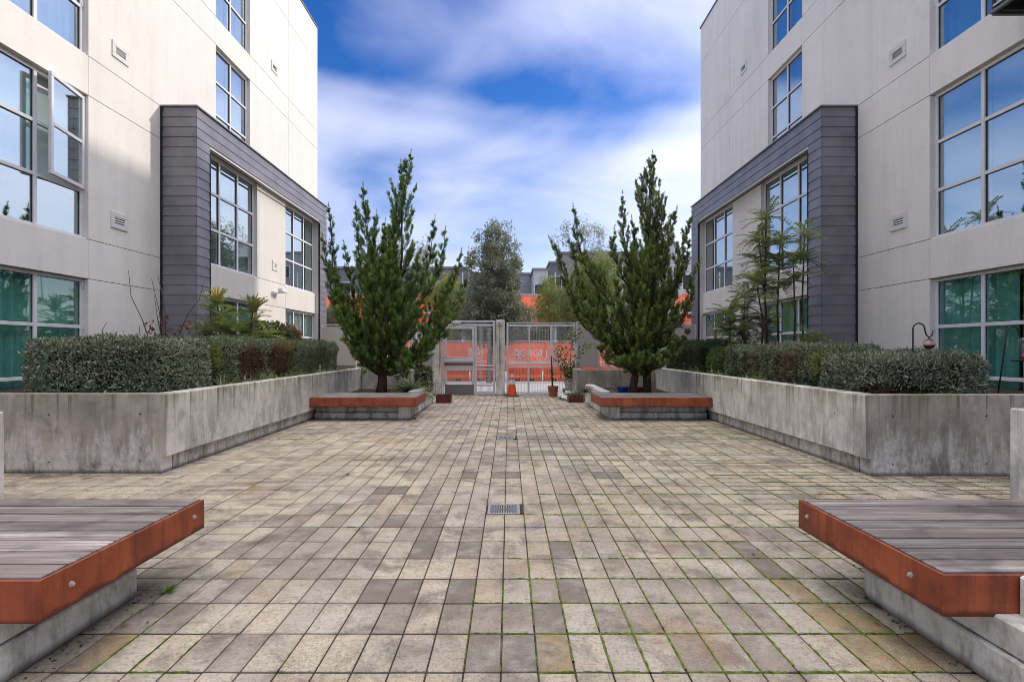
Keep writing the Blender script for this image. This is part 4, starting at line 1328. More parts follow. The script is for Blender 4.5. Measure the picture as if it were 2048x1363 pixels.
tb = P(1165, 700, 33.0); Y = 33.0
leafy_tree('street_tree', 'thin pale tree rising above the willowy tree on the right', (tb.x, Y, -.2), [(tb.x, Y, 3.0), (tb.x + .2, Y, 6.0)], .09,
           [lob(1150, 455, Y, 34, 22), lob(1185, 470, Y, 34, 24), lob(1210, 500, Y, 22, 26), lob(1120, 480, Y, 18, 14), lob(1170, 520, Y, 40, 40)], 130, 26, .15, (.12, .05), (.10, .11, .08), (.32, .33, .26), 5, tg)
tb = P(910, 700, 31.0); Y = 31.0
leafy_tree('willow_tree', 'yellow-green tree left of the dark street tree', (tb.x, Y, -.2), [(tb.x, Y, 1.6), (tb.x - .1, Y, 3.0)], .09,
           [lob(905, 615, Y, 36, 32), lob(880, 590, Y, 30, 34), lob(925, 640, Y, 34, 30), lob(905, 575, Y, 22, 26)], 420, 44, .16, (.13, .036), (.13, .15, .02), (.36, .38, .10), 6, tg, .5)
tb = P(785, 700, 34.0); Y = 34.0
leafy_tree('street_tree', 'pale silvery tree glimpsed behind the left juniper', (tb.x, Y, -.2), [(tb.x, Y, 3.0), (tb.x, Y, 6.2)], .1,
           [lob(785, 500, Y, 26, 30), lob(775, 540, Y, 32, 36), lob(850, 520, Y, 26, 36)], 150, 34, .2, (.13, .05), (.16, .16, .12), (.36, .36, .29), 7, tg)
tb = P(662, 700, 19.6); Y = 19.6
leafy_tree('olive_tree', 'small grey-green bush behind the left frosted fence', (tb.x, Y, -.2), [(tb.x, Y, 1.0), (tb.x, Y, 1.9)], .05,
           [lob(668, 635, Y, 24, 22)], 90, 34, .10, (.085, .016), (.05, .065, .03), (.17, .19, .12), 8, tg)
tb = P(1352, 700, 19.6)
leafy_tree('olive_tree', 'small feathery grey bush behind the right frosted fence', (tb.x, Y, -.2), [(tb.x, Y, 1.2), (tb.x, Y, 2.4)], .05,
           [lob(1350, 625, Y, 14, 34), lob(1340, 640, Y, 22, 18)], 70, 34, .10, (.11, .016), (.10, .11, .06), (.28, .28, .19), 9, tg, .3)

# ------------------------------------------------------------------ planter shrubs
def pinnate_mesh(L, pairs, ll, lw, droop, col, colr):
    V = []; F = []; C = []
    def q(a, b2, c, d, cc):
        n = len(V); V.extend([tuple(a), tuple(b2), tuple(c), tuple(d)]); F.append((n, n+1, n+2, n+3)); C.append(cc)
    pts = []
    for k in range(pairs + 2):
        t = k / (pairs + 1); pts.append(Vector((L * t, 0, L * (.35 * t - droop * t * t))))
    for k in range(len(pts) - 1):
        w = .004
        q(pts[k] + Vector((0, -w, 0)), pts[k + 1] + Vector((0, -w, 0)), pts[k + 1] + Vector((0, w, 0)), pts[k] + Vector((0, w, 0)), colr)
    for k in range(1, len(pts)):
        t = k / len(pts)
        for s in (-1, 1):
            p = pts[k]; l = ll * (1 - .35 * abs(t - .45)) * random.uniform(.9, 1.1)
            d = Vector((.55, s * 1.0, random.uniform(-.1, .25))).normalized(); e = Vector((1, -s * .4, 0)).normalized() * lw
            up = Vector((0, 0, .012))
            q(p, p + d * l * .45 - e * .5 + up, p + d * l, p + d * l * .45 + e * .5 + up, tuple(c * random.uniform(.7, 1.3) for c in col))
    return np_mesh('leaf', np.array(V), np.array(F), np.array(C), M['leaf'])
MAH = [pinnate_mesh(.42, 9, .105, .034, dr, (.21, .26, .135), (.30, .26, .13)) for dr in (.35, .55, .8)]
MAH_Y = [pinnate_mesh(.36, 8, .10, .032, dr, (.34, .38, .12), (.30, .26, .1)) for dr in (.3, .5)]
def flower_spike_mesh(n=9, h=.22):
    mb = MB()
    for k in range(n):
        a = 6.283 * k / n; o = .12 * (.4 + .6 * random.random())
        mb.tube([(0, 0, 0), (math.cos(a) * o * .6, math.sin(a) * o * .6, h * .55), (math.cos(a) * o, math.sin(a) * o, h * random.uniform(.85, 1.1))], [.010, .011, .004], 5)
    me = mb.mesh('flower_spike'); me.materials.append(simple('mahonia_yellow', (.48, .34, .02), .7, 0, .3, 40)); return me
SPK = flower_spike_mesh()
def mahonia(label, x, y, stems, group=None, upright=0.0):
    """stems: (dx, dy, top z, lean, number of leaves, flower, tier)"""
    t = empty('mahonia_shrub', (x, y, SZ), label, 'shrub', group)
    for (dx, dy, zt, lean, nl, fl, tiers) in stems:
        top = Vector((x + dx + lean, y + dy, zt)); b0 = Vector((x + dx, y + dy, SZ - .03))
        mid = (top + b0) / 2 + Vector((random.uniform(-.05, .05), random.uniform(-.05, .05), 0))
        MB().tube([b0, mid, top], [.022, .018, .011], 7).build('stem', M['bark'], t, True)
        for tier in range(tiers):
            zc = top - (top - mid) * (tier * .30)
            for k in range(int(nl * 1.05)):
                me = random.choice(MAH_Y if ((tier == 0 and k % 4 == 0) or (upright and k % 2)) else MAH)
                o = link('leaf', me, None, t, tuple(zc + Vector((0, 0, -random.uniform(0, .12)))))
                o.rotation_euler = (random.uniform(-.25, .25), random.uniform(-.85, .3) + tier * .15 - upright, k * 2.399 + random.uniform(-.3, .3))
                s_ = random.uniform(.75, 1.1); o.scale = (s_, s_, s_)
        if fl:
            o = link('flower_spike', SPK, None, t, tuple(top + Vector((0, 0, .03)))); o.rotation_euler = (0, 0, random.random() * 6); o.scale = (fl, fl, fl)
    return t
def PX(px, Y): return (px - VPX) / FPX * Y
def PZz(py, Y): return CAM_H + (VPY - py) / FPX * Y
Y = 10.7
mahonia('tall leggy mahonia with bare stems and tiered leaves before the right bay', PX(1545, Y), Y,
        [(-.05, 0, PZz(432, Y), -.08, 15, .0, 3), (.18, .1, PZz(478, Y), .02, 14, .6, 3), (.62, 0, PZz(470, Y), .0, 15, .0, 2), (.02, .2, PZz(470, Y), -.2, 15, .0, 3), (-.12, -.1, PZz(560, Y), -.25, 13, .75, 2), (.35, -.1, PZz(520, Y), .0, 13, .5, 2)])
Y = 11.3
mahonia('low dense dark mahonia left of the leggy one', PX(1470, Y), Y,
        [(-.1, 0, PZz(620, Y), 0, 16, 0, 3), (.25, .1, PZz(585, Y), .0, 16, 0, 3), (.5, 0, PZz(630, Y), .1, 16, 0, 3), (.15, -.2, PZz(660, Y), -.1, 15, 0, 2)])
mahonia('young yellowish mahonia beside the right pier', PX(1622, 10.4), 10.4, [(0, 0, PZz(672, 10.4), .02, 12, 0, 2), (.15, .1, PZz(690, 10.4), .1, 10, 0, 1)])
Y = 10.9
mahonia('left mahonia with two yellow flower spikes beside the left pier', PX(440, Y), Y,
        [(-.05, 0, PZz(606, Y), 0, 15, 1.35, 3), (.55, .15, PZz(618, Y), .03, 15, 1.3, 3), (.25, -.1, PZz(650, Y), 0, 16, 0, 3), (-.2, 0, PZz(655, Y), -.1, 14, 0, 2), (.8, .1, PZz(668, Y), .1, 14, 0, 2)], None, .12)
hedge('shrub', 'loose light green bush right of the left mahonia', (-5.9, 11.9, SZ), (-4.9, 13.2, 1.85), 900, (.07, .03), (.04, .06, .02), (.20, .24, .09), [((-5.1, 13.0, 1.75), (.3, .3, .25), (.35, .14, .09), 'fresh')], .3, .14, None, 12, 'shrub')

# bare smoke-bush stems with last red leaves
def bare_shrub(label, Y, stems, leaves, seed):
    r = random.Random(seed)
    t = empty('bare_shrub', (PX(stems[0][0][0], Y), Y, SZ), label, 'shrub')
    for st in stems:
        pts = [P(px, py, Y + r.uniform(-.1, .1)) for px, py in st]
        MB().tube(pts, list(np.linspace(.010, .004, len(pts))), 5).build('stem', M['bark_grey'], t, True)
    n = len(leaves)
    for (px, py, k) in leaves:
        c = P(px, py, Y)
        pos = np.array(c[:]) + rng.normal(0, .05, (k, 3)); d = rng.normal(size=(k, 3)) + np.array([0, 0, -.6])
        V, F = leaves_np(pos, d, rng.uniform(.05, .08, k), rng.uniform(.03, .045, k))
        link('dry_leaves', np_mesh('dry_leaves', V, F, lerp_col((.10, .025, .018), (.28, .10, .06), rng.random(k)), M['dryleaf']), None, t)
    return t
bare_shrub('bare twiggy shrub with a few red leaves in front of the left pier', 9.3,
           [[(302, 690), (285, 640), (262, 592), (257, 540)], [(330, 690), (318, 620), (303, 557)], [(331, 690), (330, 610), (315, 550)], [(350, 690), (375, 628), (398, 600), (411, 556)], [(326, 690), (314, 630), (309, 590)], [(282, 690), (278, 648)], [(345, 690), (338, 655), (330, 630)], [(370, 690), (380, 658), (400, 645)], [(212, 690), (204, 660), (214, 644)]],
           [(298, 655, 14), (304, 668, 10), (330, 636, 12), (328, 662, 14), (334, 672, 9), (345, 670, 6), (361, 652, 6), (385, 655, 9), (300, 645, 5)], 4)

# agave, succulents, potted plants in the pits
def agave_leaf(L, w):
    V = []; F = []
    for k in range(6):
        t = k / 5; ww = w * (1 - t) ** .6 * (1 if t > .1 else .8); z = L * (.9 * t - .12 * t * t); x = L * .5 * t * t
        V += [(x, -ww, z + ww * .5), (x + .004, 0, z - .004), (x, ww, z + ww * .5)]
        if k:
            a = 3 * (k - 1); F += [(a, a + 1, a + 4, a + 3), (a + 1, a + 2, a + 5, a + 4)]
    C = np.tile(np.array([.15, .19, .11]), (len(F), 1)); C[::2] *= 1.5
    return np_mesh('leaf', np.array(V), np.array(F), C, M['leaf'])
def rosette(name, label, x, y, z, L, w, n, cat, col=None):
    t = empty(name, (x, y, z), label, cat)
    me = agave_leaf(L, w)
    if col is not None:
        a = me.attributes['tint']; k = len(a.data); c = np.ones((k, 4), dtype=np.float32); c[:, :3] = np.array(col) * rng.uniform(.7, 1.3, (k, 1)); a.data.foreach_set('color', c.ravel())
    for k in range(n):
        tl = .12 + 1.25 * ((k + .5) / n) ** .7
        o = link('leaf', me, None, t, (x, y, z))
        o.rotation_euler = (0, tl, 0)
        o.rotation_euler = Matrix.Rotation(k * 2.399, 4, 'Z').to_3x3().to_4x4() .to_euler() if False else (Matrix.Rotation(k * 2.399, 3, 'Z') @ Matrix.Rotation(tl, 3, 'Y')).to_euler()
        s_ = random.uniform(.85, 1.1); o.scale = (s_, s_, s_)
    return t
rosette('agave_plant', 'spiky grey-green agave behind the far left bench', PX(822, 12.0), 12.0, .34, .60, .030, 110, 'agave')
rosette('agave_plant', 'small blue-green agave growing in the rusty box at the right kerb end', 1.62, 13.62, .16, .27, .028, 34, 'agave', (.18, .27, .20))
rosette('succulent_plant', 'dark spiky succulent on the right kerb by the back wall', PX(1172, 12.3), 12.4, .33, .28, .016, 44, 'succulent', (.10, .11, .10))
rosette('succulent_plant', 'pale leafy succulent beside the blue pot', PX(1220, 11.9), 12.0, .33, .15, .035, 44, 'succulent', (.24, .30, .16))
hedge('shrub', 'clipped round bush left of the gate behind the agave', (PX(838, 12.9), 12.35, .33), (PX(868, 12.9), 12.62, .88), 1500, (.05, .03), (.05, .07, .03), (.22, .25, .13), (), .1, .06, None, 15, 'shrub')
def pot(name, label, x, y, z, r, h, mat, rim=.012, cat='pot'):
    t = empty(name, (x, y, z), label, cat)
    MB().lathe(x, y, [(r * .72, z), (r * .98, z + h * .86), (r * 1.06, z + h * .86), (r * 1.06, z + h), (r * .93, z + h), (r * .9, z + h * .88), (.01, z + h * .88)], 24).build('bowl', M[mat], t, False)
    MB().lathe(x, y, [(r * .92, z + h * .86), (r * .92, z + h * .9)], 20).build('soil', M['soil'], t)
    return t
pot('flower_pot', 'cobalt blue glazed pot left of the twin trunks', PX(1246, 12.2), 12.2, .33, .135, .15, 'blue_glaze')
pot('flower_pot', 'dark red glazed pot between the twin trunks', PX(1278, 12.35), 12.35, .33, .125, .14, 'red_glaze')
pot('flower_pot', 'terracotta pot with a bare cane standing before the right fence', PX(1106, 15.15), 15.15, 0, .145, .29, 'terracotta')
pot('flower_pot', 'weathered tan pot holding the climbing plant', PX(1139, 15.0), 15.0, .24, .16, .26, 'concrete_pale')
b = MB().box(PX(1126, 15), PX(1152, 15), 14.85, 15.2, .2, .235)
for xx in (PX(1128, 15), PX(1150, 15)):
    for yy in (14.88, 15.17): b.box(xx - .015, xx + .015, yy - .015, yy + .015, 0, .2)
tag(b.build('plant_stand', M['wood']), 'low wooden stand under the tan pot', 'plant stand')
# cane with a little ivy
t = empty('potted_cane', (PX(1104, 15.15), 15.15, .26), 'bare upright cane growing from the terracotta pot', 'plant')
MB().tube([(PX(1105, 15.15), 15.15, .24), (PX(1104, 15.15), 15.15, .7), (PX(1103, 15.15), 15.15, 1.08)], [.028, .024, .012], 7).build('stem', M['bark'], t)
pos = np.array([[PX(1104, 15.15), 15.12, zz] for zz in rng.uniform(.5, 1.05, 40)]) + rng.normal(0, .03, (40, 3))
V, F = leaves_np(pos, rng.normal(size=(40, 3)), rng.uniform(.03, .06, 40), rng.uniform(.02, .04, 40))
link('leaves', np_mesh('leaves', V, F, lerp_col((.05, .05, .03), (.14, .12, .07), rng.random(40)), M['leaf']), None, t)
# climbing plant
t = empty('climbing_plant', (PX(1139, 15), 15.0, .45), 'leafy climbing plant sprawling up the fence right of the gate', 'plant')
st = [[(1139, 760), (1132, 720), (1122, 690), (1128, 668)], [(1139, 760), (1142, 700), (1148, 665), (1160, 668)], [(1139, 760), (1128, 735), (1112, 715)], [(1139, 760), (1150, 720), (1172, 690), (1182, 688)], [(1136, 760), (1118, 710), (1116, 700)]]
allp = []
for s_ in st:
    pts = [P(px, py, 15.0 + random.uniform(-.15, .05)) for px, py in s_]
    MB().tube(pts, list(np.linspace(.008, .003, len(pts))), 5).build('stem', M['bark'], t)
    for k in range(len(pts) - 1):
        for q in range(34): allp.append(pts[k].lerp(pts[k + 1], random.random()) + Vector((random.gauss(0, .075), random.gauss(0, .07), random.gauss(0, .06))))
allp += [P(1140 + random.gauss(0, 9), 742 + random.gauss(0, 8), 14.95 + random.gauss(0, .1)) for _ in range(150)]
pos = np.array([p[:] for p in allp]); n = len(pos)
V, F = leaves_np(pos, rng.normal(size=(n, 3)) + np.array([0, -.3, -.4]), rng.uniform(.05, .09, n), rng.uniform(.04, .065, n))
link('leaves', np_mesh('leaves', V, F, lerp_col((.045, .07, .025), (.30, .36, .09), rng.random(n) ** 1.4), M['leaf']), None, t)
# gravel and stones round the right kerb end
t = empty('rock_pile', (1.5, 14.2, 0), 'pale rocks heaped beside the small agave at the right kerb end', 'rocks')
for k in range(22):
    bm = bmesh.new(); bmesh.ops.create_icosphere(bm, subdivisions=1, radius=random.uniform(.05, .12))
    for v in bm.verts: v.co = v.co * random.uniform(.75, 1.2); v.co.z *= .6
    me = bpy.data.meshes.new('rock'); bm.to_mesh(me); bm.free()
    link('rock', me, M['concrete_pale'], t, (1.50 + random.uniform(-.14, .14), 14.25 + random.uniform(-.3, .3), random.uniform(.04, .16)))
# weeds
def weed(x, y, z, n, L, label, col):
    pos = np.tile(np.array([x, y, z]), (n, 1)) + rng.normal(0, L * .08, (n, 3)) * np.array([1, 1, 0])
    a = rng.uniform(0, 6.283, n); d = np.stack([np.cos(a), np.sin(a), rng.uniform(.35, 1.2, n)], 1)
    V, F = leaves_np(pos, d, rng.uniform(.7, 1.2, n) * L, rng.uniform(.28, .4, n) * L, .2, np.array([0, 0, 1.0]))
    o = link('weed', np_mesh('weed', V, F, np.array(col) * rng.uniform(.6, 1.3, (n, 1)), M['leaf'])); tag(o, label, 'weed')
wx, wy = cell_at(335, 1185); weed(wx, wy, .002, 11, .062, 'bright green weed sprouting from a joint by the near left bench', (.12, .24, .03))
wx, wy = cell_at(1028, 880); weed(wx + .02, wy + .05, .0, 46, .035, 'patch of weeds over the middle drain', (.10, .15, .03))
wx, wy = cell_at(830, 838); weed(wx, wy, .0, 30, .05, 'small weeds at the foot of the far left bench', (.10, .12, .04))
wx, wy = cell_at(696, 950); weed(wx, wy, .0, 14, .03, 'tiny weed in a joint left of the centre line', (.14, .20, .03))

# leaf litter added along walls and benches, darkening their feet like contact shadow
n = 420
edges = [((-3.60, 5.9), (-3.60, 10.2)), ((3.66, 5.8), (3.66, 10.2)), ((-1.80, 10.2), (-1.80, 13.3)), ((1.80, 10.2), (1.80, 13.3)), ((-3.6, 10.2), (-1.9, 10.2)), ((1.9, 10.2), (3.6, 10.2)), ((-6.5, 5.78), (-3.7, 5.78)), ((3.75, 5.65), (6.5, 5.65)), ((1.93, 2.2), (1.93, 3.0)), ((-1.96, 2.2), (-1.96, 3.0))]
pos = []
for k in range(n):
    a, b = random.choice(edges); t = random.random(); o = abs(random.gauss(0, .07))
    x = a[0] + (b[0] - a[0]) * t; y = a[1] + (b[1] - a[1]) * t
    if a[0] == b[0]: x += -o if (x > 0) == (abs(x) > 2.5 or abs(x) < 2.0) else o
    else: y -= o
    pos.append((x, y, .004 + random.random() * .006))
for k in range(60): pos.append((random.uniform(-3.4, 3.4), random.uniform(3.4, 10), .004))
pos = np.array(pos); n = len(pos)
d = rng.normal(size=(n, 3)); d[:, 2] *= .12
V, F = leaves_np(pos, d, rng.uniform(.012, .034, n), rng.uniform(.007, .016, n), .2, np.array([0, 0, 1.0]))
lit = link('leaf_litter', np_mesh('leaf_litter', V, F, lerp_col((.05, .03, .018), (.20, .13, .06), rng.random(n)), M['dryleaf']))
tag(lit, 'added dry leaf litter standing in for contact shade along the walls and bench bases', 'leaf litter', None, 'stuff')
# ------------------------------------------------------------------ gate, posts and fences
GY = 15.6
def gx(px): return PX(px, GY)
def gz(py): return PZz(py, GY)
def gate_post(x0, x1, z1, label):
    o = MB().box(x0, x1, GY - .12, GY + .14, -.02, z1, .012).build('gate_post', M['concrete_pale']); tag(o, label, 'post', 'concrete posts of the gate'); return o
gate_post(gx(866), gx(883), 2.08, 'concrete post left of the metal gate')
gate_post(gx(991.5), gx(1009.5), 2.13, 'concrete post between the gate and the right fence')
bxp = empty('door_sensor', (gx(999), GY - .15, 2.0), 'small grey box fixed on top of the central concrete post', 'sensor box')
MB().box(gx(995), gx(1004), GY - .20, GY - .121, gz(650), gz(641), .01).build('case', M['vent'], bxp)
MB().lathe(0, 0, [(.022, 0), (.022, .01)], 12).build('lens', M['dark'], bxp)
bxp.children[1].rotation_euler = (rad(90), 0, 0); bxp.children[1].location = (0, -.05, .04)

gt = empty('entrance_gate', (gx(918), GY, 0), 'grey metal entrance gate with a push bar and mesh side light', 'gate')
def bar(x0, x1, z0, z1, name='frame_bar', mat='steel', y0=GY - .03, y1=GY + .03, root=None):
    return MB().box(x0, x1, y0, y1, z0, z1, .004).build(name, M[mat], root or gt)
H = 2.12
bar(gx(885), gx(888.5), 0, H, 'jamb'); bar(gx(986), gx(990.5), -.0, H, 'jamb')
bar(gx(888.5), gx(986), H - .05, H - .01, 'head'); bar(gx(888.5), gx(986), H - .16, H - .10, 'head')
bar(gx(949), gx(954), 0, H - .16, 'mullion')
# side light: rails and welded mesh
for z in (gz(731), gz(738), gz(770)):
    bar(gx(954), gx(986), z - .022, z + .022, 'rail')
mesh = MB()
for k in range(1, 14):
    x = gx(954) + (gx(986) - gx(954)) * k / 14; mesh.box(x - .004, x + .004, GY - .005, GY + .003, .03, H - .16)
for k in range(1, 26):
    z = .03 + (H - .19) * k / 26; mesh.box(gx(954), gx(986), GY + .0035, GY + .0085, z - .0025, z + .0025)
tag(mesh.build('welded_mesh', M['steel'], gt), kind='stuff')
bar(gx(954), gx(986), .02, .12, 'kick_panel', 'steel', GY - .012, GY + .012)
# door leaf
dl = bar(gx(889.5), gx(893.5), .03, H - .17, 'door_stile'); bar(gx(944.5), gx(948.5), .03, H - .17, 'door_stile')
for z0, z1 in ((H - .24, H - .17), (gz(722), gz(714)), (gz(741), gz(731)), (gz(772), gz(768))):
    bar(gx(893.5), gx(944.5), z0, z1, 'door_rail')
MB().box(gx(893.5), gx(944.5), GY - .004, GY + .004, gz(714), H - .24).build('perforated_panel', M['perf'], gt)
MB().box(gx(893.5), gx(944.5), GY - .004, GY + .004, gz(768), gz(741)).build('perforated_panel', M['perf'], gt)
MB().box(gx(890), gx(948), GY - .042, GY - .031, .04, gz(768)).build('kick_plate', M['steel_dark'], gt)
pb = MB().box(gx(889), gx(946), GY - .10, GY - .055, gz(724), gz(719.5), .006)
pb.box(gx(891), gx(899), GY - .056, GY - .03, gz(725), gz(718)).box(gx(938), gx(945), GY - .056, GY - .03, gz(725), gz(718)).build('push_bar', M['bolt'], gt)
MB().box(gx(889), gx(946), GY - .05, GY - .032, gz(730.5), gz(725), .003).build('bar_recess', M['steel_dark'], gt)
MB().box(gx(906), gx(922), GY - .11, GY - .031, gz(648), gz(641), .008).build('closer_arm_box', M['steel'], gt)
MB().box(gx(909), gx(924), GY - .12, GY - .032, gz(658), gz(652), .008).build('door_closer', M['steel'], gt)
for z in (.35, 1.05, 1.75):
    MB().tube([(gx(889), GY - .045, z - .06), (gx(889), GY - .045, z + .06)], .014, 8).build('hinge', M['bolt'], gt)

ft = empty('metal_fence', (gx(1080), GY, 0), 'grey metal fence of mesh panels right of the central post', 'fence')
def fb(x0, x1, z0, z1, name='frame_bar', mat='steel', y0=GY - .03, y1=GY + .03): return bar(x0, x1, z0, z1, name, mat, y0, y1, ft)
F1 = gz(644.5)
fb(gx(1013), gx(1017), 0, F1, 'post'); fb(gx(1147), gx(1150.5), 0, F1, 'post')
fb(gx(1017), gx(1147), F1 - .022, F1, 'rail'); fb(gx(1017), gx(1147), gz(652.5), gz(649), 'rail')
fb(gx(1057), gx(1060.5), gz(725), gz(652.5), 'mullion'); fb(gx(1100.5), gx(1105), gz(725), gz(652.5), 'mullion')
fb(gx(1017), gx(1147), gz(729), gz(725), 'rail'); fb(gx(1017), gx(1147), gz(735.5), gz(732), 'rail')
fb(gx(1055), gx(1059), .02, gz(735.5), 'mullion'); fb(gx(1017), gx(1147), .0, .03, 'rail')
MB().box(gx(1017), gx(1057), GY - .004, GY + .004, gz(725), gz(652.5)).build('perforated_panel', M['perf'], ft)
MB().box(gx(1105), gx(1147), GY - .004, GY + .004, gz(725), gz(652.5)).build('perforated_panel', M['perf'], ft)
mesh = MB()
for (a, b2, z0, z1, n) in ((1060.5, 1100.5, gz(725), gz(652.5), 13), (1017, 1055, .03, gz(735.5), 13), (1059, 1147, .03, gz(735.5), 28)):
    for k in range(1, n):
        x = gx(a) + (gx(b2) - gx(a)) * k / n; mesh.box(x - .0035, x + .0035, GY - .004, GY + .003, z0, z1)
tag(mesh.build('welded_mesh', M['steel'], ft), kind='stuff')
# notice taped to the mesh
nt_ = empty('notice', (gx(1034), GY - .01, gz(712)), 'white paper notice taped on the mesh right of the central post', 'notice')
MB().box(gx(1029), gx(1039), GY - .012, GY - .008, gz(716), gz(701)).build('sheet', M['white'], nt_)
for k in range(5):
    z = gz(703.5 + k * 2.4); MB().box(gx(1030.5), gx(1030.5 + random.uniform(4, 7)), GY - .0145, GY - .0125, z - .006, z + .004).build('text_line', M['gasket'], nt_)

def frosted_fence(label, x0, x1, y, z0, z1, n, grp='frosted panel fences'):
    t = empty('frosted_fence', ((x0 + x1) / 2, y, z0), label, 'fence', grp)
    xs = np.linspace(x0, x1, n + 1)
    for x in xs: MB().box(x - .022, x + .022, y - .03, y + .03, 0, z1, .004).build('post', M['steel'], t)
    MB().box(x0, x1, y - .02, y + .02, z1 + .002, z1 + .035).build('rail', M['steel'], t)
    for k in range(n):
        MB().box(xs[k] + .026, xs[k + 1] - .026, y - .006, y + .006, z0, z1 - .05).build('panel', M['frosted'], t)
    return t
frosted_fence('single frosted panel just right of the metal fence', gx(1153.5), gx(1197), GY, gz(734), gz(645), 1)
frosted_fence('narrow frosted panel left of the left gate post', gx(845), gx(865), GY, gz(738), gz(672), 1)
frosted_fence('frosted fence panel joining the left bay, half behind the left juniper', -6.22, -4.4, 18.3, .75, 2.1, 1)
frosted_fence('frosted fence panel joining the right bay, behind the right juniper', 4.5, 6.2, 18.3, .75, 2.1, 1)
def picket(label, x0, x1, y, z0, z1):
    t = empty('picket_fence', ((x0 + x1) / 2, y, z0), label, 'fence', 'light metal picket fences')
    n = int((x1 - x0) / .085)
    for k in range(n + 1):
        x = x0 + (x1 - x0) * k / n; MB().box(x - .012, x + .012, y - .012, y + .012, z0, z1).build('picket', M['frame'], t)
    MB().box(x0, x1, y - .014, y + .014, z1 + .001, z1 + .035).build('rail', M['frame'], t)
    MB().box(x0, x1, y + .013, y + .03, z0 + .05, z0 + .085).build('rail', M['frame'], t)
picket('pale picket fence glimpsed under the right juniper', gx(1199), 4.45, GY + .05, .74, 1.75)
picket('pale picket fence glimpsed under the left juniper', -4.35, gx(842), GY + .05, .74, 1.75)

# traffic cone
cx, cyy = PX(1024, 15.25), 15.25
cn = empty('traffic_cone', (cx, cyy, 0), 'orange traffic cone with grey bands beside the central post', 'cone')
def cone_part(z0, z1, name, mat, grow=0.0):
    r = lambda z: .125 * (1 - z / .70) + .022 + grow
    MB().lathe(cx, cyy, [(r(z0), z0), (r(z1), z1)], 22).build(name, M[mat], cn, False)
cone_part(.035, .34, 'body', 'cone'); cone_part(.34, .46, 'reflective_band', 'cone_band', .001); cone_part(.46, .53, 'body', 'cone'); cone_part(.53, .63, 'reflective_band', 'cone_band', .001); cone_part(.63, .71, 'tip', 'cone')
MB().box(cx - .18, cx + .18, cyy - .18, cyy + .18, .002, .035, .01).build('base', M['gasket'], cn)

# ------------------------------------------------------------------ shepherd hooks and feeders in the right planter
def hook(label, px, py_top, Y, reach, base_px=None, end_drop=.10):
    x = PX(px, Y); zt = PZz(py_top, Y); xb = PX(base_px, Y) if base_px else x
    t = empty('shepherd_hook', (xb, Y, SZ), label, 'hook', 'black shepherd hooks in the right planter')
    pts = [(xb, Y, SZ - .05), (x, Y, zt - reach * .5)]
    for k in range(9):
        a = math.pi - math.pi * k / 8
        pts.append((x + reach / 2 + math.cos(a) * reach / 2, Y, zt - reach * .5 + math.sin(a) * reach / 2))
    xe = x + reach
    pts += [(xe + .015, Y, zt - reach * .5 - end_drop * .6), (xe + .05, Y, zt - reach * .5 - end_drop), (xe + .085, Y, zt - reach * .5 - end_drop * .7), (xe + .095, Y, zt - reach * .5 - end_drop * .2)]
    MB().tube(pts, .008, 7).build('rod', M['iron'], t, True)
    return (xe + .05, Y, zt - reach * .5 - end_drop)
Y = 6.35
e = hook('short shepherd hook behind the right front hedge carrying the red globe feeder', 1826, 646, Y, .135)
gf = empty('bird_feeder', (e[0], Y, e[2] - .2), 'round glass hummingbird feeder half full of red nectar', 'bird feeder')
cxx, czz, rr = e[0], PZz(688, Y), .062
prof = [(max(.004, rr * math.sin(a)), czz - rr * math.cos(a)) for a in np.linspace(0.05, 2.35, 12)]
M['feeder_glass'] = m_glass('feeder_glass', (.93, .86, .87), .06)
M['nectar'] = simple('red_nectar', (.20, .012, .015), .25, 0, .2, 20)
M['seed'] = simple('bird_seed', (.30, .21, .10), .9, 0, .4, 90)
MB().lathe(cxx, Y, prof, 24).build('globe', M['feeder_glass'], gf, True)
prof = [(max(.004, (rr - .004) * math.sin(a)), czz - (rr - .004) * math.cos(a)) for a in np.linspace(0.05, 1.45, 8)]
MB().lathe(cxx, Y, prof, 24).build('nectar', M['nectar'], gf, True)
MB().lathe(cxx, Y, [(rr * .72, czz + rr * .70), (rr * .75, czz + rr * .76), (.012, czz + rr * .95), (.004, czz + rr * 1.1)], 18).build('cap', M['red_glaze'], gf, True)
MB().tube([(cxx - .035, Y, czz + rr * .8), (cxx, Y, e[2] + .005), (cxx + .035, Y, czz + rr * .8)], .002, 4).build('wire', M['iron'], gf)
e = hook('leaning shepherd hook at the right edge carrying the tray feeder', 2014, 652, 5.98, .125, 1993, .09)
tf = empty('bird_feeder', (e[0], e[1], e[2] - .4), 'glass bottle feeder with a tray at the right edge', 'bird feeder')
x, yv = e[0] + .0, e[1]
zb = PZz(722, yv)
MB().lathe(x, yv, [(.10, zb), (.115, zb + .012), (.10, zb + .016), (.02, zb + .012)], 24).build('tray', M['iron'], tf)
MB().lathe(x, yv, [(.02, zb + .013), (.028, zb + .05), (.022, zb + .06)], 16).build('neck', M['red_glaze'], tf)
MB().lathe(x, yv, [(.024, zb + .061), (.045, zb + .09), (.045, zb + .2), (.03, zb + .25), (.012, zb + .26)], 16).build('bottle', M['feeder_glass'], tf, True)
MB().tube([(x, yv, zb + .26), (x, yv, e[2])], .002, 4).build('wire', M['iron'], tf)
Y = 12.6
e = hook('thin shepherd hook at the far end of the right planter', 1404, 628, Y, .17)
yf = empty('bird_feeder', (e[0], Y, e[2] - .5), 'tube feeder with a yellow dome on the farthest hook', 'bird feeder')
x = PX(1431, Y); zt = PZz(656, Y)
M['yellow'] = simple('yellow_plastic', (.52, .36, .03), .45, 0, .15, 10)
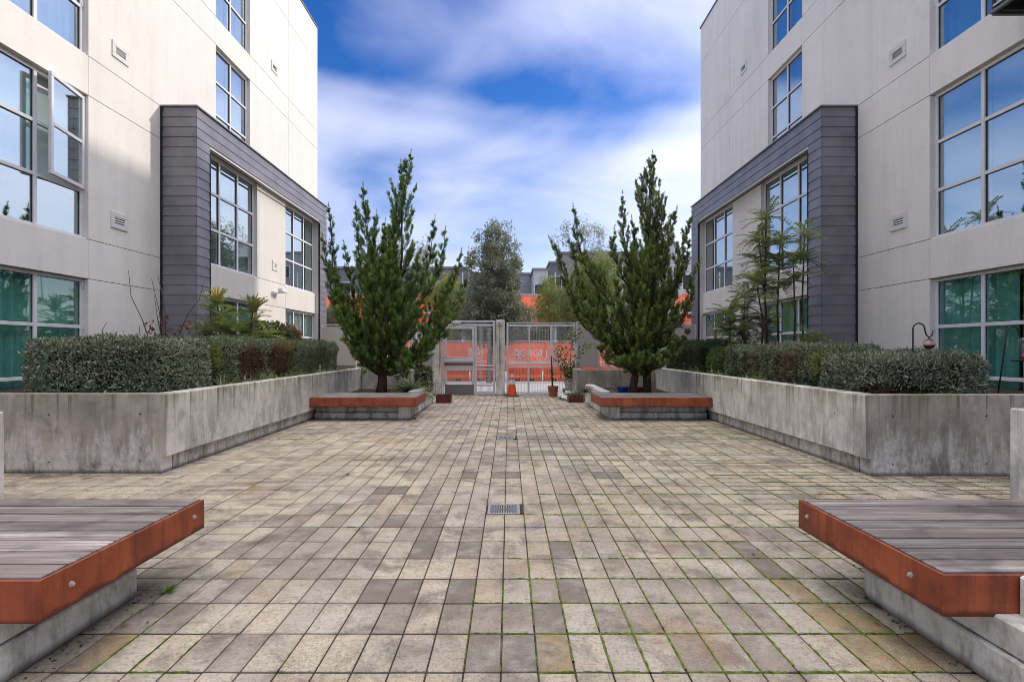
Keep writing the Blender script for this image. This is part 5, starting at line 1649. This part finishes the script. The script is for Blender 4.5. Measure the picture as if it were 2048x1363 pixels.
MB().lathe(x, Y, [(.075, zt - .045), (.07, zt - .02), (.045, zt + .015), (.01, zt + .03)], 18).build('dome', M['yellow'], yf, True)
MB().lathe(x, Y, [(.03, zt - .33), (.03, zt - .046)], 12).build('tube', M['seed'], yf, True)
MB().lathe(x, Y, [(.05, zt - .35), (.05, zt - .331)], 14).build('tray', M['iron'], yf)
MB().tube([(x, Y, zt + .03), (x, Y, e[2])], .002, 4).build('wire', M['iron'], yf)
# dry round seed head hanging from the juniper
hb = empty('hanging_ball', P(1375, 662, 11.2), 'brown wicker ball with dry fronds hanging right of the right juniper', 'ornament')
c = P(1375, 662, 11.2)
bm = bmesh.new(); bmesh.ops.create_icosphere(bm, subdivisions=3, radius=.062)
for v in bm.verts: v.co *= 1 + .07 * math.sin(v.co.x * 190) * math.sin(v.co.z * 170)
me = bpy.data.meshes.new('ball'); bm.to_mesh(me); bm.free()
link('ball', me, M['bark'], hb, tuple(c))
for k in range(9):
    a = random.uniform(.3, 1.3)
    q = c + Vector((-.06, 0, .05)); q2 = q + Vector((-.14 - .1 * math.cos(a), random.uniform(-.08, .08), .10 * math.sin(a * 2)))
    MB().tube([c + Vector((-.03, 0, .04)), q, q2, q2 + Vector((-.08, 0, random.uniform(-.03, .12)))], [.005, .005, .004, .001], 4).build('frond', M['bark_grey'], hb)

# ------------------------------------------------------------------ street and building site
sw = MB().box(-40, 40, 16.2, 21.2, -.3, -.012).build('sidewalk', M['sidewalk']); tag(sw, kind='structure')
kb = MB().box(-40, 40, 21.2, 21.4, -.3, -.006, .01).build('kerb', M['concrete_pale']); tag(kb, kind='structure')
rd = MB().box(-60, 60, 21.4, 40, -.4, -.2).build('road', M['asphalt']); tag(rd, kind='structure')
tr_ = MB()
for k in range(26): tr_.box(gx(1018) + k * .045, gx(1018) + k * .045 + .02, 16.6, 16.75, -.011, .0)
tr_.box(gx(1016), gx(1016) + 1.22, 16.57, 16.60, -.011, .004).box(gx(1016), gx(1016) + 1.22, 16.75, 16.78, -.011, .004)
tag(tr_.build('trench_drain', M['steel']), 'linear trench drain in the sidewalk behind the fence', 'drain')

# water filled barriers
BY = 26.0
def barrier(x0, L, label):
    t = empty('water_barrier', (x0 + L / 2, BY, -.2), label, 'barrier', 'orange barriers along the street')
    prof = [(-.27, -.2), (-.27, -.02), (-.16, .12), (-.10, .46), (.10, .46), (.16, .12), (.27, -.02), (.27, -.2)]
    V = [(xx, BY + a, z) for xx in (x0 + .03, x0 + L - .03) for a, z in prof]
    n = len(prof)
    F = [tuple(range(n))[::-1], tuple(range(n, 2 * n))] + [(k, (k + 1) % n, n + (k + 1) % n, n + k) for k in range(n)]
    MB().add(V, F).build('body', M['orange'], t)
    for k in range(7):
        x = x0 + .2 + k * (L - .4) / 6
        MB().box(x - .05, x + .05, BY - .185, BY - .10, .14, .42, .012).build('rib', M['orange'], t)
    MB().box(x0 + .08, x0 + L - .08, BY - .12, BY + .12, .462, .50, .01).build('cap', M['orange'], t)
    for xx in (x0 + L * .3, x0 + L * .7):
        MB().box(xx - .12, xx + .12, BY - .276, BY - .262, -.19, -.09).build('fork_slot', M['gasket'], t)
lbl = ['leftmost', 'second', 'third', 'fourth', 'fifth', 'sixth', 'seventh', 'rightmost']
for k in range(8): barrier(-7.0 + k * 1.72, 1.70, '%s orange plastic water barrier of the row behind the gate' % (lbl[k] if k in (0, 7) else lbl[k] + ' from the left'))

def text_mesh(body, size, bold=0.0, spacing=1.0):
    cu = bpy.data.curves.new('txt', 'FONT'); cu.body = body; cu.size = size; cu.extrude = .003; cu.offset = bold; cu.space_character = spacing
    ob = bpy.data.objects.new('txt', cu); COL.objects.link(ob)
    dg = bpy.context.evaluated_depsgraph_get(); dg.update()
    me = bpy.data.meshes.new_from_object(ob.evaluated_get(dg))
    bpy.data.objects.remove(ob, do_unlink=True); return me
BNY = 26.5
def bz(py): return PZz(py, BNY)
def bxx(px): return PX(px, BNY)
def banner(x0, x1, label, texts):
    t = empty('banner_fence', ((x0 + x1) / 2, BNY, -.2), label, 'fence', 'fence panels with salmon banners')
    for x in (x0 + .02, (x0 + x1) / 2, x1 - .02): MB().tube([(x, BNY + .05, -.2), (x, BNY + .05, bz(682))], .025, 8).build('post', M['steel'], t)
    MB().tube([(x0 + .02, BNY + .05, bz(682.5)), (x1 - .02, BNY + .05, bz(682.5))], .02, 8).build('rail', M['steel'], t)
    nx, nz2 = 26, 8; V = []; F = []
    for j in range(nz2 + 1):
        for i in range(nx + 1):
            x = x0 + .05 + (x1 - x0 - .1) * i / nx; z = bz(742) + (bz(685) - bz(742)) * j / nz2
            V.append((x, BNY + .02 * math.sin(x * 5 + j * .8) + .012 * math.sin(x * 13 - j), z))
    for j in range(nz2):
        for i in range(nx):
            a = j * (nx + 1) + i; F.append((a, a + 1, a + nx + 2, a + nx + 1))
    MB().add(V, F).build('banner', M['banner'], t, True)
    MB().box(x0 + .1, x1 - .1, BNY - .042, BNY - .036, bz(724), bz(721.5)).build('stripe', M['lettering'], t)
    for (body, px, py, size, bold, sp) in texts:
        me = text_mesh(body, size, bold, sp)
        o = link('lettering', me, M['lettering'], t, (bxx(px), BNY - .05, bz(py))); o.rotation_euler = (rad(90), 0, 0)
lower = [('B', 937, 705, .34, .012, 1.0)]
banner(-8.2, -4.2, 'leftmost salmon banner panel, mostly behind the left juniper', [])
banner(-4.2, bxx(1008), 'salmon banner panel seen through the gate, lettered BGI', [('BGI |', 936, 709.5, .46, .008, 1.04), ('JOINT VENTURE', 936, 719, .22, .003, 1.3)])
banner(bxx(1008), 3.9, 'salmon banner panel seen through the right fence, lettered BGBGI', [('BGBGI | lih', 1028, 711.5, .46, .008, 1.04), ('JOINT VENTURE', 1036, 720, .22, .003, 1.3)])
banner(3.9, 8.2, 'rightmost salmon banner panel, mostly behind the right juniper', [])

# building site: concrete frame with orange guard netting
SY = 44.0
cs = empty('building_site', (0, SY, -.3), 'half-built frame with orange guard netting beyond the street', 'building site')
for z in (3.15,):
    MB().box(-19, 19, SY, SY + 8, z, z + .22).build('slab', M['sidewalk'], cs)
for k in range(11):
    x = -18.5 + k * 3.7
    MB().box(x - .15, x + .15, SY + .3, SY + .6, -.3, 3.15).build('column', M['sidewalk'], cs)
    MB().box(x - .04, x + .04, SY - .12, SY - .04, -.3, 7.4).build('scaffold_pole', M['steel'], cs)
for k in range(10):
    x = -18.5 + k * 3.7
    MB().box(x + .05, x + 3.65, SY - .2, SY - .12, 4.15, 4.24).build('guard_rail', M['steel'], cs)
    MB().box(x + .05, x + 3.65, SY - .2, SY - .12, 5.6, 5.68).build('guard_rail', M['steel'], cs)
    if k in (1, 3, 5, 8):
        # sagging guard net between the poles
        V = []; F = []; nx = 14; nz3 = 5; top = 5.75 + random.uniform(-.2, .25)
        for j_ in range(nz3 + 1):
            for i_ in range(nx + 1):
                u = i_ / nx; w = j_ / nz3
                V.append((x + .05 + 3.6 * u, SY - .18 + .07 * math.sin(u * 17 + w * 4), 4.5 + (top - 4.5 - .25 * math.sin(u * math.pi)) * w))
        for j_ in range(nz3):
            for i_ in range(nx):
                a = j_ * (nx + 1) + i_; F.append((a, a + 1, a + nx + 2, a + nx + 1))
        MB().add(V, F).build('netting', M['banner'], cs, True)
        MB().box(x + .05, x + 3.65, SY - .26, SY - .2, 3.45, 3.75).build('edge_board', M['orange'], cs)
        for q in range(4):
            MB().box(x + .5 + q * .8, x + .62 + q * .8, SY - .33, SY - .27, 3.1, 4.9 + random.uniform(-.4, .6)).build('formwork_prop', M['orange'], cs)
        MB().box(x + .2, x + 3.3, SY - .33, SY - .27, 4.05, 4.14).build('formwork_beam', M['orange'], cs)
MB().box(-19, 19, SY + 7.6, SY + 8, -.3, 3.1).build('rear_wall', M['sidewalk'], cs)

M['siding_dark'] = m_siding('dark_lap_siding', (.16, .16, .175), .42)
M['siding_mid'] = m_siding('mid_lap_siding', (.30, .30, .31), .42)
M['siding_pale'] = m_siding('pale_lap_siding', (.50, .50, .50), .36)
def far_house(label, px0, px1, ptop, Y, mat, depth=10, roofbox=None):
    x0, x1 = PX(px0, Y), PX(px1, Y); zt = PZz(ptop, Y)
    t = empty('town_house', ((x0 + x1) / 2, Y + depth / 2, -.3), label, 'building', 'grey sided houses beyond the site')
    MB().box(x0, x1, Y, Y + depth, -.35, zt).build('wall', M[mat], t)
    r_ = MB().box(x0 - .15, x1 + .15, Y - .15, Y + depth + .15, zt + .002, zt + .22).build('roof', M['zinc_edge'], t)
    n = max(1, int((x1 - x0) / 4.5))
    for k in range(n):
        xc = x0 + (x1 - x0) * (k + .5) / n
        for zc in (zt - 2.2, zt - 5.2):
            w = MB().box(xc - .75, xc + .75, Y - .06, Y - .003, zc - .9, zc + .7).build('window', M['frame'], t)
            MB().box(xc - .65, xc + .65, Y - .075, Y - .061, zc - .8, zc + .6).build('pane', M['gasket'], w)
    return t
far_house('long dark grey house left of the tall street tree', 640, 936, 537, 62, 'siding_dark')
far_house('low mid grey house behind the tall street tree', 938, 1066, 549, 66, 'siding_mid')
far_house('small pale grey house right of the tall street tree', 1067, 1096, 540, 60, 'siding_pale')
far_house('dark side of a grey house, built as a narrow block behind the right juniper arm', 1100, 1122, 526, 64, 'siding_dark')  # side face of a house, its shade put into the siding colour
far_house('large grey house behind the willowy tree', 1122, 1300, 507, 68, 'siding_mid')
far_house('pale grey house between the right juniper and the right bay', 1338, 1420, 517, 54, 'siding_pale')
far_house('small pale roof block behind the right juniper spire', 1326, 1352, 487, 70, 'siding_pale')
